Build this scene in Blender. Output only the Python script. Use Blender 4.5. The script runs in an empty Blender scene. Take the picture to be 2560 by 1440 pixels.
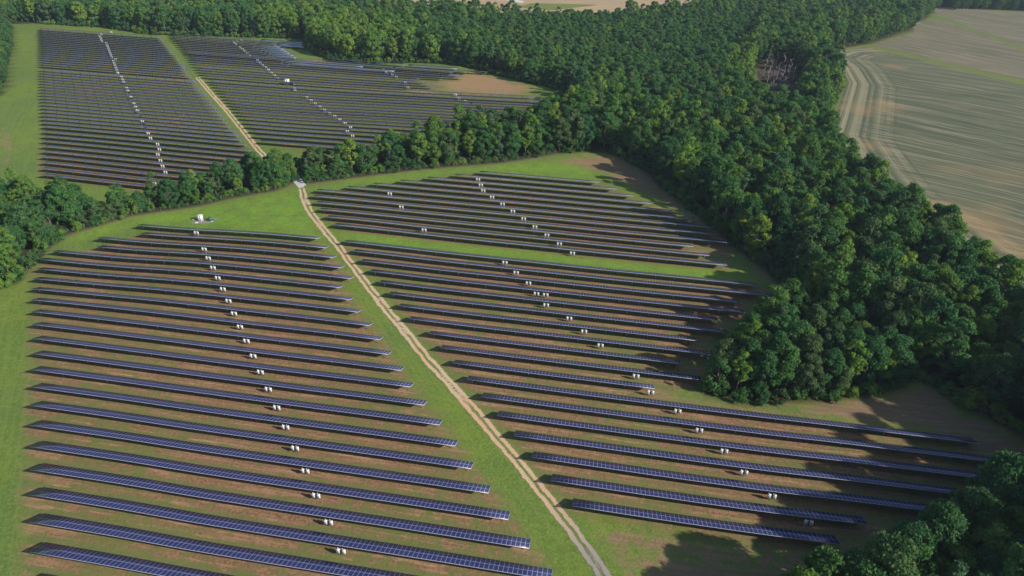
import bpy, math, random
import numpy as np
from mathutils import Matrix, Vector

# ------------------------------------------------------------------ camera, light
SC = bpy.context.scene
COL = SC.collection
CAM_H = 122.7                      # metres above the field
FPX, PW, PH = 1707.0, 2560, 1440   # focal length in pixels of the 2560x1440 photograph
RC = np.array([[0.99923014, -0.03923175, 0.0],
               [0.01994599, 0.50802314, 0.86111245],
               [0.03378295, 0.86044951, -0.50841455]])   # camera axes (x, y, forward) in world axes
cam_d = bpy.data.cameras.new("camera")
cam_d.sensor_width = 36.0
cam_d.lens = FPX / PW * 36.0
cam_d.clip_start = 1.0
cam_d.clip_end = 12000.0
cam = bpy.data.objects.new("camera", cam_d)
COL.objects.link(cam)
M3 = Matrix([[RC[i][0], RC[i][1], -RC[i][2]] for i in range(3)])
cam.matrix_world = Matrix.Translation((0, 0, CAM_H)) @ M3.to_4x4()
SC.camera = cam

SUN_AZ, SUN_EL = 116.0, 30.0       # clockwise from +Y (straight ahead), degrees
world = bpy.data.worlds.new("World")
SC.world = world
world.use_nodes = True
wn = world.node_tree
sky = wn.nodes.new("ShaderNodeTexSky")
sky.sky_type = 'NISHITA'
sky.sun_disc = False
sky.sun_elevation = math.radians(SUN_EL)
sky.sun_rotation = math.radians(SUN_AZ)
sky.air_density = 1.0
sky.dust_density = 1.0
sky.ozone_density = 1.5
wn.links.new(sky.outputs[0], wn.nodes["Background"].inputs[0])
wn.nodes["Background"].inputs[1].default_value = 0.092
sun_d = bpy.data.lights.new("sun", 'SUN')
sun_d.energy = 4.6
sun_d.angle = math.radians(0.8)
sun_d.color = (1.0, 0.90, 0.74)
sun = bpy.data.objects.new("sun", sun_d)
COL.objects.link(sun)
a_, e_ = math.radians(SUN_AZ), math.radians(SUN_EL)
SUNV = Vector((math.sin(a_) * math.cos(e_), math.cos(a_) * math.cos(e_), math.sin(e_)))
sun.rotation_euler = SUNV.to_track_quat('Z', 'Y').to_euler()
sun.location = (0, 0, 300)
SC.view_settings.view_transform = 'Standard'
SC.view_settings.look = 'None'
SC.view_settings.exposure = 0.36
SC.view_settings.gamma = 1.0
SC.cycles.max_bounces = 5
SC.cycles.diffuse_bounces = 2
SC.cycles.glossy_bounces = 2
SC.cycles.transparent_max_bounces = 8
SC.cycles.volume_bounces = 0

# ------------------------------------------------------------------ site geometry
RD = np.array([0.9908368, -0.1350646, 0.0])     # direction the panel rows run
NR = np.array([0.1350646, 0.9908368, 0.0])      # square to the rows, away from the camera
ROW_PITCH = 6.613
HI, LO, CHORD_H = 2.7, 1.25, 3.68               # near edge height, far edge height, plan width of a table
def row_v(i):
    return 158.497 + (23.5533 - i) * ROW_PITCH
_S = (-0.015134065854, 0.171223079215, -53.1068363227, -0.000115860824, 0.00295096763665)

def ray(x, y):
    return RC @ np.array([x - PW / 2, PH / 2 - y, FPX])
def flat(x, y, z=0.0):
    d = ray(x, y); t = (z - CAM_H) / d[2]
    return np.array([t * d[0], t * d[1], z])
def to_px(P):
    d = RC.T @ (np.asarray(P, float) - np.array([0, 0, CAM_H]))
    if d[2] < 1: return (1e5, 1e5)
    return (PW / 2 + FPX * d[0] / d[2], PH / 2 - FPX * d[1] / d[2])

U_START = {1: (1198, 431), 2: (1135.6, 437), 3: (1066, 444.7), 4: (998, 451), 5: (930, 458.4), 6: (865.6, 467), 7: (787, 477), 8: (778.4, 490), 9: (788, 505), 10: (800, 520), 11: (818, 538), 12: (835.6, 559)}
U_END = {1: (1497, 455), 2: (1540, 472.5), 3: (1583, 490), 4: (1631, 510), 5: (1680.6, 527), 6: (1740, 547.5), 7: (1780, 568), 8: (1791.6, 586.5), 9: (1827.4, 607), 10: (1735.6, 617.4), 11: (1777, 639.4), 12: (1820, 663.4)}
L_START = {1: (859, 603), 2: (880, 628), 3: (900, 652), 4: (922, 679), 5: (945, 707), 6: (968, 736), 7: (993, 767), 8: (1019, 799), 9: (1069, 836), 10: (1099, 871), 11: (1131, 909), 12: (1166, 949), 13: (1202, 994.6), 14: (1242.5, 1038), 15: (1284.5, 1090), 16: (1330, 1142.5), 17: (1378, 1203), 18: (1431, 1267)}
L_END = {1: (1897, 714), 2: (1939, 736), 3: (1851, 753), 4: (1862, 779), 5: (1795, 802), 6: (1822, 830), 7: (1741, 851.6), 8: (1785, 886), 9: (1703, 910), 10: (1757, 950), 11: (1634, 969.6), 12: (2452.7, 1111), 13: (2541.7, 1159), 14: (2500, 1196), 15: (2440, 1240), 16: (2385, 1285), 17: (2172, 1313), 18: (2095, 1350)}
R_LEFT = {1: (336, 566), 2: (348, 584), 3: (236, 598), 4: (240, 616), 5: (123, 631), 6: (89, 649), 7: (85.7, 673.6), 8: (79, 696), 9: (80.6, 718), 10: (80.6, 745), 11: (80.6, 775.4), 12: (80.6, 809), 13: (79, 846), 14: (79, 884.6), 15: (75.6, 923), 16: (74.6, 968), 17: (74.6, 1013), 18: (74, 1062), 19: (74.6, 1116.6), 20: (74, 1175), 21: (74.6, 1235.6), 22: (74, 1303.8), 23: (74, 1381), 24: (74, 1462)}
R_END = {1: (795, 596), 2: (815, 619), 3: (833, 643), 4: (853, 669), 5: (874, 695), 6: (852, 718), 7: (875, 746), 8: (898, 778), 9: (922, 811), 10: (947, 847), 11: (973, 885), 12: (1001, 923), 13: (1030, 965), 14: (1065, 1011), 15: (1099.7, 1061.8), 16: (1135.6, 1114.6), 17: (1177.6, 1171), 18: (1219.6, 1232), 19: (1266.7, 1298), 20: (1318.8, 1372), 21: (1374, 1440), 22: (1440, 1545), 23: (1500, 1640), 24: (1570, 1750)}
X1200 = {1: 431.6, 2: 442, 3: 454, 4: 468.4, 5: 482, 6: 497, 7: 512, 8: 528.8, 9: 545, 10: 563, 11: 582, 12: 602, 14: 642.8, 15: 663.8, 16: 684.4}
X1500 = {2: 696, 3: 719, 4: 743.4, 5: 768.8, 6: 795, 7: 823.5, 8: 853, 9: 885, 10: 920.5, 11: 954.5, 12: 993, 13: 1033, 14: 1074, 15: 1119}
X1700 = {12: 1018, 13: 1060, 14: 1102, 15: 1147.5, 16: 1198, 17: 1251.7, 18: 1307}
X850 = {14: 985.6, 15: 1030, 16: 1075, 17: 1124, 18: 1178, 19: 1235, 20: 1297, 21: 1361}
INV_R = [(490, 577, 1), (509, 615, 3), (519, 637, 4), (531, 661, 5), (543, 687, 6), (556, 715, 7), (570, 745, 8), (584, 777, 9), (599, 810, 10), (615, 845, 11), (632, 883, 12), (650, 923, 13), (670, 966, 14), (691, 1012, 15), (713, 1060, 16), (737, 1113, 17), (763, 1171, 18), (790, 1233, 19), (821, 1300, 20), (853, 1375, 21)]
INV_L = [(1262, 657, 1), (1290, 681, 2), (1321, 706, 3), (1341, 733, 4), (1364, 735, 4), (1365, 762, 5), (1423, 794, 6), (1460, 826, 7), (1501, 861, 8), (1590, 937, 10), (1627, 976, 11), (1694, 1025, 12), (1748, 1072, 13), (1810, 1125, 14), (1860, 1177, 15), (1930, 1237, 16), (2022, 1302, 17)]
INV_U = [(1195, 446, 2), (1202, 458, 3), (1208, 473, 4), (1230, 489, 5), (1256, 508, 6), (1282, 526, 7), (1309, 545, 8), (1337, 566, 9), (1367, 587, 10), (1398, 609, 11), (1431, 631, 12), (974, 478, 6), (1003, 511, 8), (1060, 571, 11)]
FAR_LEFT_ROWS = [8.62, 7.61, 6.6, 5.6, 4.62, 3.63, 2.6, 1.6, 0.6] + [-.52 - .909 * j for j in range(19)]
FAR_LEFT_ROWS2 = [-18.35 - .905 * j for j in range(20)]
MID_ROWS = [-1.5, -2.63, -3.69, -4.72, -5.68, -6.7, -7.65, -8.55, -9.45, -10.25, -11.1, -12.0, -12.95, -13.9, -14.79, -15.77, -16.74, -17.56]
MID_ROWS2 = [-18.95, -20.0, -20.92, -21.92, -22.9, -24.1, -25.1, -25.98, -26.91, -27.86, -28.6, -29.22, -29.98, -30.89, -31.81, -32.76, -33.72, -34.65, -35.5, -36.3, -37.1, -37.9]

# gentle relief of the field, measured from how far the real rows stray from a dead flat plane
_tp = []
for d_, o_ in ((U_START, 0), (U_END, 0), (L_START, 13), (R_LEFT, 13), (R_END, 13)):
    for k_, (x_, y_) in d_.items():
        if not (d_ is R_LEFT and k_ > 23) and not (d_ is R_END and k_ > 20): _tp.append((x_, y_, k_ + o_))
for d_, o_, x_ in ((X1200, 0, 1200), (X1500, 13, 1500), (X1700, 13, 1700), (X850, 13, 850)):
    for k_, y_ in d_.items(): _tp.append((x_, y_, k_ + o_))
for k_ in (1, 3, 5, 7, 9, 10, 11, 12, 13): 
    if k_ in L_END: _tp.append((*L_END[k_], k_ + 13))
_tp += [(x_, y_, k_ + 13.08) for x_, y_, k_ in INV_R]
_tp += [(1139, 233, -18.83), (1147, 242, -17.44), (1162, 248, -16.6), (1178, 254, -15.7), (1196, 262, -14.67), (1215, 271, -13.8),
        (1330, 239, -18.95), (1361, 249, -17.56), (1380, 256, -16.74), (1397, 265, -15.8), (1157, 196, -25.98), (1087, 219, -20.92), (1047, 198, -24.1),
        (396, 364.6, 1.7), (405, 408, 4.75), (413, 427, 5.75), (380, 437.5, 6.6), (380, 453.75, 7.6), (110, 436, 8.62), (110, 390, 5.6), (110, 340, 1.6)]
_T = []
for x_, y_, i_ in _tp:
    d_ = ray(x_, y_); t_ = row_v(i_) / (d_ @ NR)
    P_ = np.array([0, 0, CAM_H]) + t_ * d_
    _T.append((P_[0], P_[1], P_[2] - HI))
_T = np.array(_T)
_SG = np.maximum(13.0, 0.075 * np.hypot(_T[:, 0], _T[:, 1]))
def terrain(X, Y):
    X = np.atleast_1d(np.asarray(X, float)); Y = np.atleast_1d(np.asarray(Y, float))
    out = np.zeros(X.shape)
    f = out.reshape(-1); xf = X.reshape(-1); yf = Y.reshape(-1)
    for s0 in range(0, len(xf), 20000):
        xs, ys = xf[s0:s0 + 20000, None], yf[s0:s0 + 20000, None]
        w = np.exp(-((xs - _T[:, 0]) ** 2 + (ys - _T[:, 1]) ** 2) / (2 * _SG ** 2))
        f[s0:s0 + 20000] = (w * _T[:, 2]).sum(1) / (w.sum(1) + 0.25)
    return out
def tz(x, y): return float(terrain(x, y)[0])
def at(x, y, z=0.0):
    """the point of the site, z metres above ground, that the photograph shows at pixel x, y"""
    P = flat(x, y, z)
    for _ in range(3): P = flat(x, y, z + tz(P[0], P[1]))
    return P
def gpoly(pts, z=0.0): return np.array([at(x, y, z)[:2] for x, y in pts])
def inside(poly, X, Y):
    c = np.zeros(np.shape(X), bool); n = len(poly)
    for i in range(n):
        x1, y1 = poly[i]; x2, y2 = poly[(i + 1) % n]
        if y1 == y2: continue
        c ^= ((y1 > Y) != (y2 > Y)) & (X < (x2 - x1) * (Y - y1) / (y2 - y1) + x1)
    return c
def edge_dist(poly, X, Y, closed=True):
    d = np.full(np.shape(X), 1e9); n = len(poly)
    for i in range(n if closed else n - 1):
        a = poly[i]; b = poly[(i + 1) % n]; e = b - a; L = max(e @ e, 1e-9)
        t = np.clip(((X - a[0]) * e[0] + (Y - a[1]) * e[1]) / L, 0, 1)
        d = np.minimum(d, np.hypot(X - a[0] - t * e[0], Y - a[1] - t * e[1]))
    return d
def sdist(poly, X, Y):
    d = edge_dist(poly, X, Y)
    return np.where(inside(poly, X, Y), d, -d)
def soft(sd, w): return np.clip(sd / w + .5, 0, 1)

# ------------------------------------------------------------------ helpers
ORD = "first second third fourth fifth sixth seventh eighth ninth tenth eleventh twelfth thirteenth fourteenth fifteenth sixteenth seventeenth eighteenth nineteenth".split()
TENS = {2: "twent", 3: "thirt", 4: "fort", 5: "fift", 6: "sixt", 7: "sevent", 8: "eight", 9: "ninet"}
def ordinal(n):
    if n < 20: return ORD[n - 1]
    if n >= 100: return "hundredth" if n == 100 else "hundred and " + ordinal(n - 100)
    t, r = divmod(n, 10)
    return TENS[t] + ("ieth" if r == 0 else "y-" + ORD[r - 1])
def tag(o, label=None, cat=None, group=None, kind=None):
    if label: o["label"] = label
    if cat: o["category"] = cat
    if group: o["group"] = group
    if kind: o["kind"] = kind
    return o
def link(o, parent=None):
    COL.objects.link(o)
    if parent is not None: o.parent = parent
    return o
def empty(name, loc, rz=0.0):
    o = bpy.data.objects.new(name, None)
    o.empty_display_size = 1.0
    o.location = loc; o.rotation_euler = (0, 0, rz)
    return link(o)
def mesh(name, V, F, mats=(), uv=None, mi=None, smooth=False):
    me = bpy.data.meshes.new(name)
    V = np.asarray(V, np.float32).reshape(-1, 3)
    me.vertices.add(len(V)); me.vertices.foreach_set("co", V.ravel())
    if isinstance(F, np.ndarray):
        n, k = F.shape; lens = np.full(n, k, np.int32); idx = F.astype(np.int32).ravel()
    else:
        lens = np.array([len(f) for f in F], np.int32); idx = np.array([i for f in F for i in f], np.int32)
    me.loops.add(len(idx)); me.loops.foreach_set("vertex_index", idx)
    me.polygons.add(len(lens))
    me.polygons.foreach_set("loop_start", np.concatenate([[0], np.cumsum(lens)[:-1]]).astype(np.int32))
    me.polygons.foreach_set("loop_total", lens)
    for m in (mats if isinstance(mats, (list, tuple)) else [mats]): me.materials.append(m)
    if mi is not None: me.polygons.foreach_set("material_index", np.asarray(mi, np.int32))
    if uv is not None:
        l = me.uv_layers.new(name="UVMap"); l.data.foreach_set("uv", np.asarray(uv, np.float32).ravel())
    if smooth: me.polygons.foreach_set("use_smooth", np.ones(len(lens), bool))
    me.update(calc_edges=True); me.validate()
    return me
def obj(name, me, parent=None, loc=None, rot=None):
    o = bpy.data.objects.new(name, me)
    if loc is not None: o.location = loc
    if rot is not None: o.rotation_euler = rot
    return link(o, parent)
class MB:
    """collects boxes and tapered tubes, builds one mesh"""
    def __init__(s): s.V = []; s.F = []; s.M = []
    def add(s, V, F, m=0):
        b = len(s.V); s.V += [tuple(map(float, v)) for v in V]; s.F += [tuple(b + i for i in f) for f in F]; s.M += [m] * len(F)
    def box(s, x0, x1, y0, y1, z0, z1, m=0, bev=0.0):
        if bev <= 0:
            V = [(x, y, z) for z in (z0, z1) for y in (y0, y1) for x in (x0, x1)]
            s.add(V, [(0, 2, 3, 1), (4, 5, 7, 6), (0, 1, 5, 4), (1, 3, 7, 5), (3, 2, 6, 7), (2, 0, 4, 6)], m)
        else:
            b = bev; ring = lambda i: [(x0 + i, y0, 0), (x1 - i, y0, 0), (x1, y0 + i, 0), (x1, y1 - i, 0), (x1 - i, y1, 0), (x0 + i, y1, 0), (x0, y1 - i, 0), (x0, y0 + i, 0)]
            R = ring(b); V = [(x, y, z0) for x, y, _ in R] + [(x, y, z1 - b) for x, y, _ in R]
            cx, cy = (x0 + x1) / 2, (y0 + y1) / 2
            V += [(cx + (x - cx) * (1 - 2 * b / (x1 - x0)), cy + (y - cy) * (1 - 2 * b / (y1 - y0)), z1) for x, y, _ in R]
            F = [tuple(range(7, -1, -1)), tuple(range(16, 24))]
            for r in (0, 8):
                for i in range(8): F.append((r + i, r + (i + 1) % 8, r + 8 + (i + 1) % 8, r + 8 + i))
            s.add(V, F, m)
    def tube(s, p, q, r0, r1, n=7, m=0, cap=True):
        p, q = Vector(p), Vector(q); ax = (q - p).normalized()
        a = ax.orthogonal().normalized(); b = ax.cross(a)
        V = [p + (a * math.cos(2 * math.pi * i / n) + b * math.sin(2 * math.pi * i / n)) * r0 for i in range(n)]
        V += [q + (a * math.cos(2 * math.pi * i / n) + b * math.sin(2 * math.pi * i / n)) * r1 for i in range(n)]
        F = [(i, (i + 1) % n, n + (i + 1) % n, n + i) for i in range(n)]
        if cap: F += [tuple(range(n - 1, -1, -1)), tuple(range(n, 2 * n))]
        s.add(V, F, m)
    def path(s, pts, rad, n=6, m=0):
        for i in range(len(pts) - 1): s.tube(pts[i], pts[i + 1], rad[i], rad[i + 1], n, m)
    def mesh(s, name, mats, smooth=False): return mesh(name, s.V, s.F, mats, mi=s.M, smooth=smooth)

# ------------------------------------------------------------------ materials
def new_mat(name):
    m = bpy.data.materials.new(name); m.use_nodes = True
    nt = m.node_tree; nt.nodes.clear()
    out = nt.nodes.new("ShaderNodeOutputMaterial")
    return m, nt, out
class N:
    """terse node builder"""
    def __init__(s, nt): s.nt = nt
    def node(s, t, **kw):
        n = s.nt.nodes.new(t)
        for k, v in kw.items(): setattr(n, k, v)
        return n
    def put(s, sock, v):
        if isinstance(v, bpy.types.NodeSocket): s.nt.links.new(v, sock)
        elif isinstance(v, (tuple, list)) and sock.type == 'RGBA' and len(v) == 3: sock.default_value = (*v, 1)
        else: sock.default_value = v
    def math(s, op, a, b=0.0, c=None, clamp=False):
        n = s.node("ShaderNodeMath", operation=op, use_clamp=clamp); s.put(n.inputs[0], a); s.put(n.inputs[1], b)
        if c is not None: s.put(n.inputs[2], c)
        return n.outputs[0]
    def mix(s, f, a, b):
        n = s.node("ShaderNodeMix", data_type='RGBA'); s.put(n.inputs[0], f); s.put(n.inputs[6], a); s.put(n.inputs[7], b)
        return n.outputs[2]
    def noise(s, vec, scale, detail=3.0, rough=.55, out=0):
        n = s.node("ShaderNodeTexNoise"); s.put(n.inputs["Scale"], scale); n.inputs["Detail"].default_value = detail; n.inputs["Roughness"].default_value = rough
        if vec is not None: s.put(n.inputs["Vector"], vec)
        return n.outputs[out]
    def ramp(s, f, lo, hi):
        n = s.node("ShaderNodeMapRange", clamp=True); s.put(n.inputs[0], f); s.put(n.inputs[1], lo); s.put(n.inputs[2], hi); return n.outputs[0]
    def attr(s, name): return s.node("ShaderNodeAttribute", attribute_name=name).outputs["Fac"]
    def pos(s): return s.node("ShaderNodeNewGeometry").outputs["Position"]
    def dot(s, v, c):
        n = s.node("ShaderNodeVectorMath", operation='DOT_PRODUCT'); s.put(n.inputs[0], v); s.put(n.inputs[1], tuple(c)); return n.outputs["Value"]
    def comb(s, x, y, z=0.0):
        n = s.node("ShaderNodeCombineXYZ"); s.put(n.inputs[0], x); s.put(n.inputs[1], y); s.put(n.inputs[2], z); return n.outputs[0]
    def bsdf(s, col, rough=.8, metal=0.0, spec=.5, normal=None):
        n = s.node("ShaderNodeBsdfPrincipled"); s.put(n.inputs["Base Color"], col); s.put(n.inputs["Roughness"], rough); s.put(n.inputs["Metallic"], metal)
        s.put(n.inputs["Specular IOR Level"], spec)
        if normal is not None: s.put(n.inputs["Normal"], normal)
        return n.outputs[0]
    def bump(s, h, strength=.5, dist=.1):
        n = s.node("ShaderNodeBump"); n.inputs["Strength"].default_value = strength; n.inputs["Distance"].default_value = dist; s.put(n.inputs["Height"], h); return n.outputs[0]
def plain(name, col, rough=.6, metal=0.0, spec=.5, var=.12, scale=3.0):
    m, nt, out = new_mat(name); n = N(nt)
    tc = n.node("ShaderNodeTexCoord").outputs["Object"]
    f = n.ramp(n.noise(tc, scale, 4.0), .3, .7)
    c = n.mix(f, tuple(v * (1 - var) for v in col), tuple(min(1, v * (1 + var)) for v in col))
    nt.links.new(n.bsdf(c, rough, metal, spec), out.inputs[0])
    return m
M_STEEL = plain("galvanised_steel", (.36, .38, .40), .45, .7)
M_WHITE = plain("white_enamel", (.70, .73, .77), .4, 0, .5, .05)
M_DARKBOX = plain("dark_grey_enamel", (.10, .11, .13), .5)
M_GREEN = plain("transformer_green", (.07, .16, .10), .5, 0, .5, .1)
M_CONC = plain("pale_concrete", (.42, .41, .39), .85, 0, .3, .15, 1.2)
M_WOOD = plain("weathered_bark", (.20, .17, .145), .9, 0, .2, .3, 1.5)
M_DEAD = plain("bleached_dead_wood", (.40, .36, .36), .9, 0, .2, .25, 1.5)
M_ROOF = plain("white_metal_roof", (.80, .80, .80), .5, 0, .5, .04)
M_WALL = plain("cream_metal_wall", (.55, .50, .44), .7, 0, .3, .06)

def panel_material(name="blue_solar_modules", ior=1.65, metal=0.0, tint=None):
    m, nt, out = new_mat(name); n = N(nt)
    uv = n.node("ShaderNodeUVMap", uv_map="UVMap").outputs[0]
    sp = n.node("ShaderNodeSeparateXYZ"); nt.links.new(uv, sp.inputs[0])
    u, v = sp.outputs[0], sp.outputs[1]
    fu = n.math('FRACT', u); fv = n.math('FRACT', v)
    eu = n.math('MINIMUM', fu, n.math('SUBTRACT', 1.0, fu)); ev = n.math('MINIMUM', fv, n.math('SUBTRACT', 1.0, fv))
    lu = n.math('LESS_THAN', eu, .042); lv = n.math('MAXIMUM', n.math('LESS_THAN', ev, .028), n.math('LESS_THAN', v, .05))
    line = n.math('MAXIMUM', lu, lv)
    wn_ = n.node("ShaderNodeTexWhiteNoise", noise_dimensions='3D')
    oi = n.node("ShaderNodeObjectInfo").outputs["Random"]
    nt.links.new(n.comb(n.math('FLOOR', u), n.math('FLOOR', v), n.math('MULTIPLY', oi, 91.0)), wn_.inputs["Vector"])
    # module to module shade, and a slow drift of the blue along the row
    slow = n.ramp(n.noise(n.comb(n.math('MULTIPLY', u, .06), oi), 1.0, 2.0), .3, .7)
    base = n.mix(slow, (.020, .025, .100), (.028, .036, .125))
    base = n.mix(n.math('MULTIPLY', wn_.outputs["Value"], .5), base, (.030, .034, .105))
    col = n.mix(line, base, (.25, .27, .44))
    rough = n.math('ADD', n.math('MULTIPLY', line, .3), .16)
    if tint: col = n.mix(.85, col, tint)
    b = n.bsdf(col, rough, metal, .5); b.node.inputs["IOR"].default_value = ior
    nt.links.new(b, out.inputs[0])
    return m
M_PANEL = panel_material()
M_GLINT = panel_material("glint_tinted_modules", 1.65, .9, (.80, .86, .92))  # sky glint put into a pale metallic tint over the same blue modules
M_BACK = plain("shaded_backsheet", (.16, .17, .19), .7, 0, .3, .08)  # whitish backsheet darkened: shade under the tables is put into its grey

def leaf_material(name, ramp, trans=.34, scl=1.0):
    m, nt, out = new_mat(name); n = N(nt)
    rnd = n.node("ShaderNodeObjectInfo").outputs["Random"]
    cr = n.node("ShaderNodeValToRGB"); nt.links.new(rnd, cr.inputs[0])
    el = cr.color_ramp.elements
    el[0].position, el[0].color = 0.0, (*ramp[0], 1); el[1].position, el[1].color = 1.0, (*ramp[-1], 1)
    for i, c in enumerate(ramp[1:-1]):
        e = el.new((i + 1) / (len(ramp) - 1)); e.color = (*c, 1)
    tc = n.node("ShaderNodeTexCoord").outputs["Object"]
    f = n.ramp(n.noise(tc, .45, 3.0), .35, .65)
    hs = n.node("ShaderNodeHueSaturation"); nt.links.new(cr.outputs[0], hs.inputs["Color"])
    nt.links.new(n.math('ADD', n.math('MULTIPLY', f, .45), .82), hs.inputs["Value"])
    nt.links.new(n.math('ADD', n.math('MULTIPLY', f, -.03), .515), hs.inputs["Hue"])
    d = n.node("ShaderNodeBsdfDiffuse"); nt.links.new(hs.outputs[0], d.inputs[0])
    t = n.node("ShaderNodeBsdfTranslucent"); nt.links.new(hs.outputs[0], t.inputs[0])
    mx = n.node("ShaderNodeMixShader"); mx.inputs[0].default_value = trans
    nt.links.new(d.outputs[0], mx.inputs[1]); nt.links.new(t.outputs[0], mx.inputs[2]); nt.links.new(mx.outputs[0], out.inputs[0])
    return m
M_LEAF = leaf_material("broadleaf_foliage", [(0.068, 0.171, 0.052), (0.051, 0.146, 0.056), (0.098, 0.211, 0.050), (0.059, 0.165, 0.068), (0.140, 0.245, 0.049), (0.046, 0.128, 0.050), (0.107, 0.171, 0.070), (0.061, 0.160, 0.058), (0.081, 0.194, 0.054), (0.051, 0.148, 0.065)])
M_LEAF2 = leaf_material("yellow_green_foliage", [(0.159, 0.285, 0.050), (0.104, 0.228, 0.050), (0.195, 0.302, 0.054), (0.110, 0.228, 0.061)], .34)  # lighter, yellower leaf greens for some tree and bush kinds
M_NEEDLE = leaf_material("grey_green_foliage", [(0.078, 0.144, 0.080), (0.093, 0.168, 0.088), (0.062, 0.136, 0.080)], .2)

# ------------------------------------------------------------------ ground sheet
def lin(a, b, st): return np.arange(a, b + st * .5, st)
gx = np.concatenate([[-4000, -3000, -2000, -1500], lin(-1150, -660, 30), lin(-640, -330, 7), lin(-323, 330, 2.2), lin(337, 900, 8), [950, 1100, 1300, 1700, 2300, 3000, 4000]])
gy = np.concatenate([[-1500, -800, -400, -150, -60, 0], lin(30, 62, 6), lin(66, 480, 2.2), lin(483, 760, 3.5), lin(768, 1300, 9), [1400, 1600, 2000, 2600, 3500, 5000]])
GX, GY = np.meshgrid(gx, gy)
GZ = terrain(GX, GY)
nx, ny = len(gx), len(gy)
ii = np.arange(ny - 1)[:, None] * nx + np.arange(nx - 1)[None, :]
GF = np.stack([ii, ii + 1, ii + nx + 1, ii + nx], -1).reshape(-1, 4)

P_ROWS = [
    [(84, 664), (135, 640), (230, 618), (330, 588), (380, 572), (795, 600), (880, 690), (858, 706), (1390, 1440), (1600, 1780), (60, 1560), (60, 1200)],
    [(855, 600), (1905, 705), (1950, 738), (1868, 760), (1862, 790), (1800, 815), (1760, 880), (1765, 955), (1645, 985), (2460, 1095), (2560, 1165), (2400, 1300), (2110, 1365), (1425, 1275)],
    [(775, 480), (1195, 428), (1500, 450), (1640, 505), (1800, 570), (1835, 608), (1825, 672), (835, 570)],
    [(96, 64), (290, 80), (300, 90), (398, 92), (474, 188), (640, 400), (640, 420), (380, 475), (100, 440)],
    [(424, 90), (760, 100), (700, 118), (756, 156), (1170, 172), (1100, 222), (1335, 236), (1400, 266), (1380, 310), (1100, 360), (840, 395), (650, 352), (512, 190)],
]
P_BARE = [  # polygon, strength, reddishness
    ([(1380, 398), (1500, 386), (1570, 392), (1640, 440), (1720, 520), (1820, 610), (1900, 668), (1965, 728), (1905, 705), (1836, 604), (1700, 535), (1600, 480), (1500, 432)], .80, .35),
    ([(1100, 228), (1085, 212), (1160, 180), (1195, 180), (1270, 196), (1340, 224), (1320, 238), (1150, 232)], .9, 1.0),
    ([(1880, 1012), (2240, 985), (2310, 950), (2420, 1030), (2530, 1090), (2620, 1180), (2560, 1260), (2470, 1140), (2300, 1080), (2050, 1045)], .85, .1),
    ([(1480, 1318), (1800, 1335), (2110, 1362), (2060, 1440), (1850, 1580), (1610, 1580), (1540, 1440)], .72, .35),
    ([(1560, 950), (1640, 985), (1760, 960), (1750, 900), (1790, 850), (1850, 800), (1950, 745), (1990, 760), (1800, 1000), (1900, 1020), (1640, 990)], .5, .3),
    ([(98, 168), (475, 186), (476, 193), (98, 175)], .55, 1.0),
    ([(530, 192), (900, 216), (1100, 228), (1100, 238), (860, 224), (530, 198)], .45, .9),
    ([(0, 315), (34, 345), (40, 400), (0, 420)], .7, .4),
    ([(756, 150), (790, 148), (870, 160), (770, 157)], .9, 1.0),
    ([(60, 1180), (110, 1160), (110, 1300), (40, 1300), (0, 1260)], .35, .5),
    ([(640, 375), (700, 380), (760, 400), (700, 400)], .3, .5),
]
P_LUSH = [[(840, 565), (1000, 578), (1400, 630), (1800, 680), (1900, 700), (1700, 690), (1300, 640), (900, 605)],
          [(780, 475), (1190, 425), (1500, 445), (1440, 400), (1250, 412), (1060, 430), (860, 455)],
          [(160, 600), (340, 545), (500, 520), (740, 475), (800, 585), (345, 558), (240, 590)]]
FOREST_LINE_NEAR = [(765, 462), (860, 448), (1065, 423), (1253, 408), (1387, 386), (1471, 380), (1560, 385), (1610, 425), (1700, 503), (1800, 583), (1900, 666), (1985, 735)]
P_BELT_L = [(-160, 800), (-60, 740), (0, 722), (45, 708), (68, 670), (120, 622), (165, 588), (240, 566), (336, 538), (504, 514), (571, 497), (689, 477), (738, 455), (728, 440), (700, 415), (640, 425), (560, 450), (400, 490), (290, 522), (230, 532), (170, 500), (100, 480), (20, 480), (-120, 520), (-300, 700)]
P_BELT_R = [(765, 460), (860, 447), (1065, 422), (1253, 407), (1387, 385), (1471, 380), (1530, 300), (1445, 266), (1410, 298), (1250, 338), (1100, 360), (1000, 385), (830, 415), (765, 420), (752, 435)]
P_MAIN = [(1471, 380), (1560, 385), (1610, 425), (1700, 503), (1800, 583), (1900, 666), (1985, 735), (2000, 800), (2150, 880), (2290, 945), (2350, 975), (2430, 1025), (2510, 1065), (2620, 1140), (2690, 1185), (2650, 1240), (3300, 1350), (2760, 900), (2560, 800), (2470, 740), (2380, 650), (2270, 560), (2150, 480), (2100, 400), (2063, 330), (2075, 290), (2108, 205), (2090, 168), (2045, 141), (2060, 128), (2175, 110), (2280, 76), (2330, 34), (2360, 12), (2240, -40), (1800, -30), (1790, 20), (1755, 42), (1680, 45), (1500, 62), (1300, 57), (1150, 52), (1000, 46), (860, 42), (860, -20), (740, -30), (300, -60), (-120, -70), (-120, 66), (93, 58), (275, 68), (300, 76), (358, 84), (400, 86), (765, 96), (768, 118), (792, 138), (830, 152), (940, 159), (1040, 157), (1144, 163), (1205, 176), (1290, 200), (1380, 220), (1432, 242), (1448, 262)]
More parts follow.
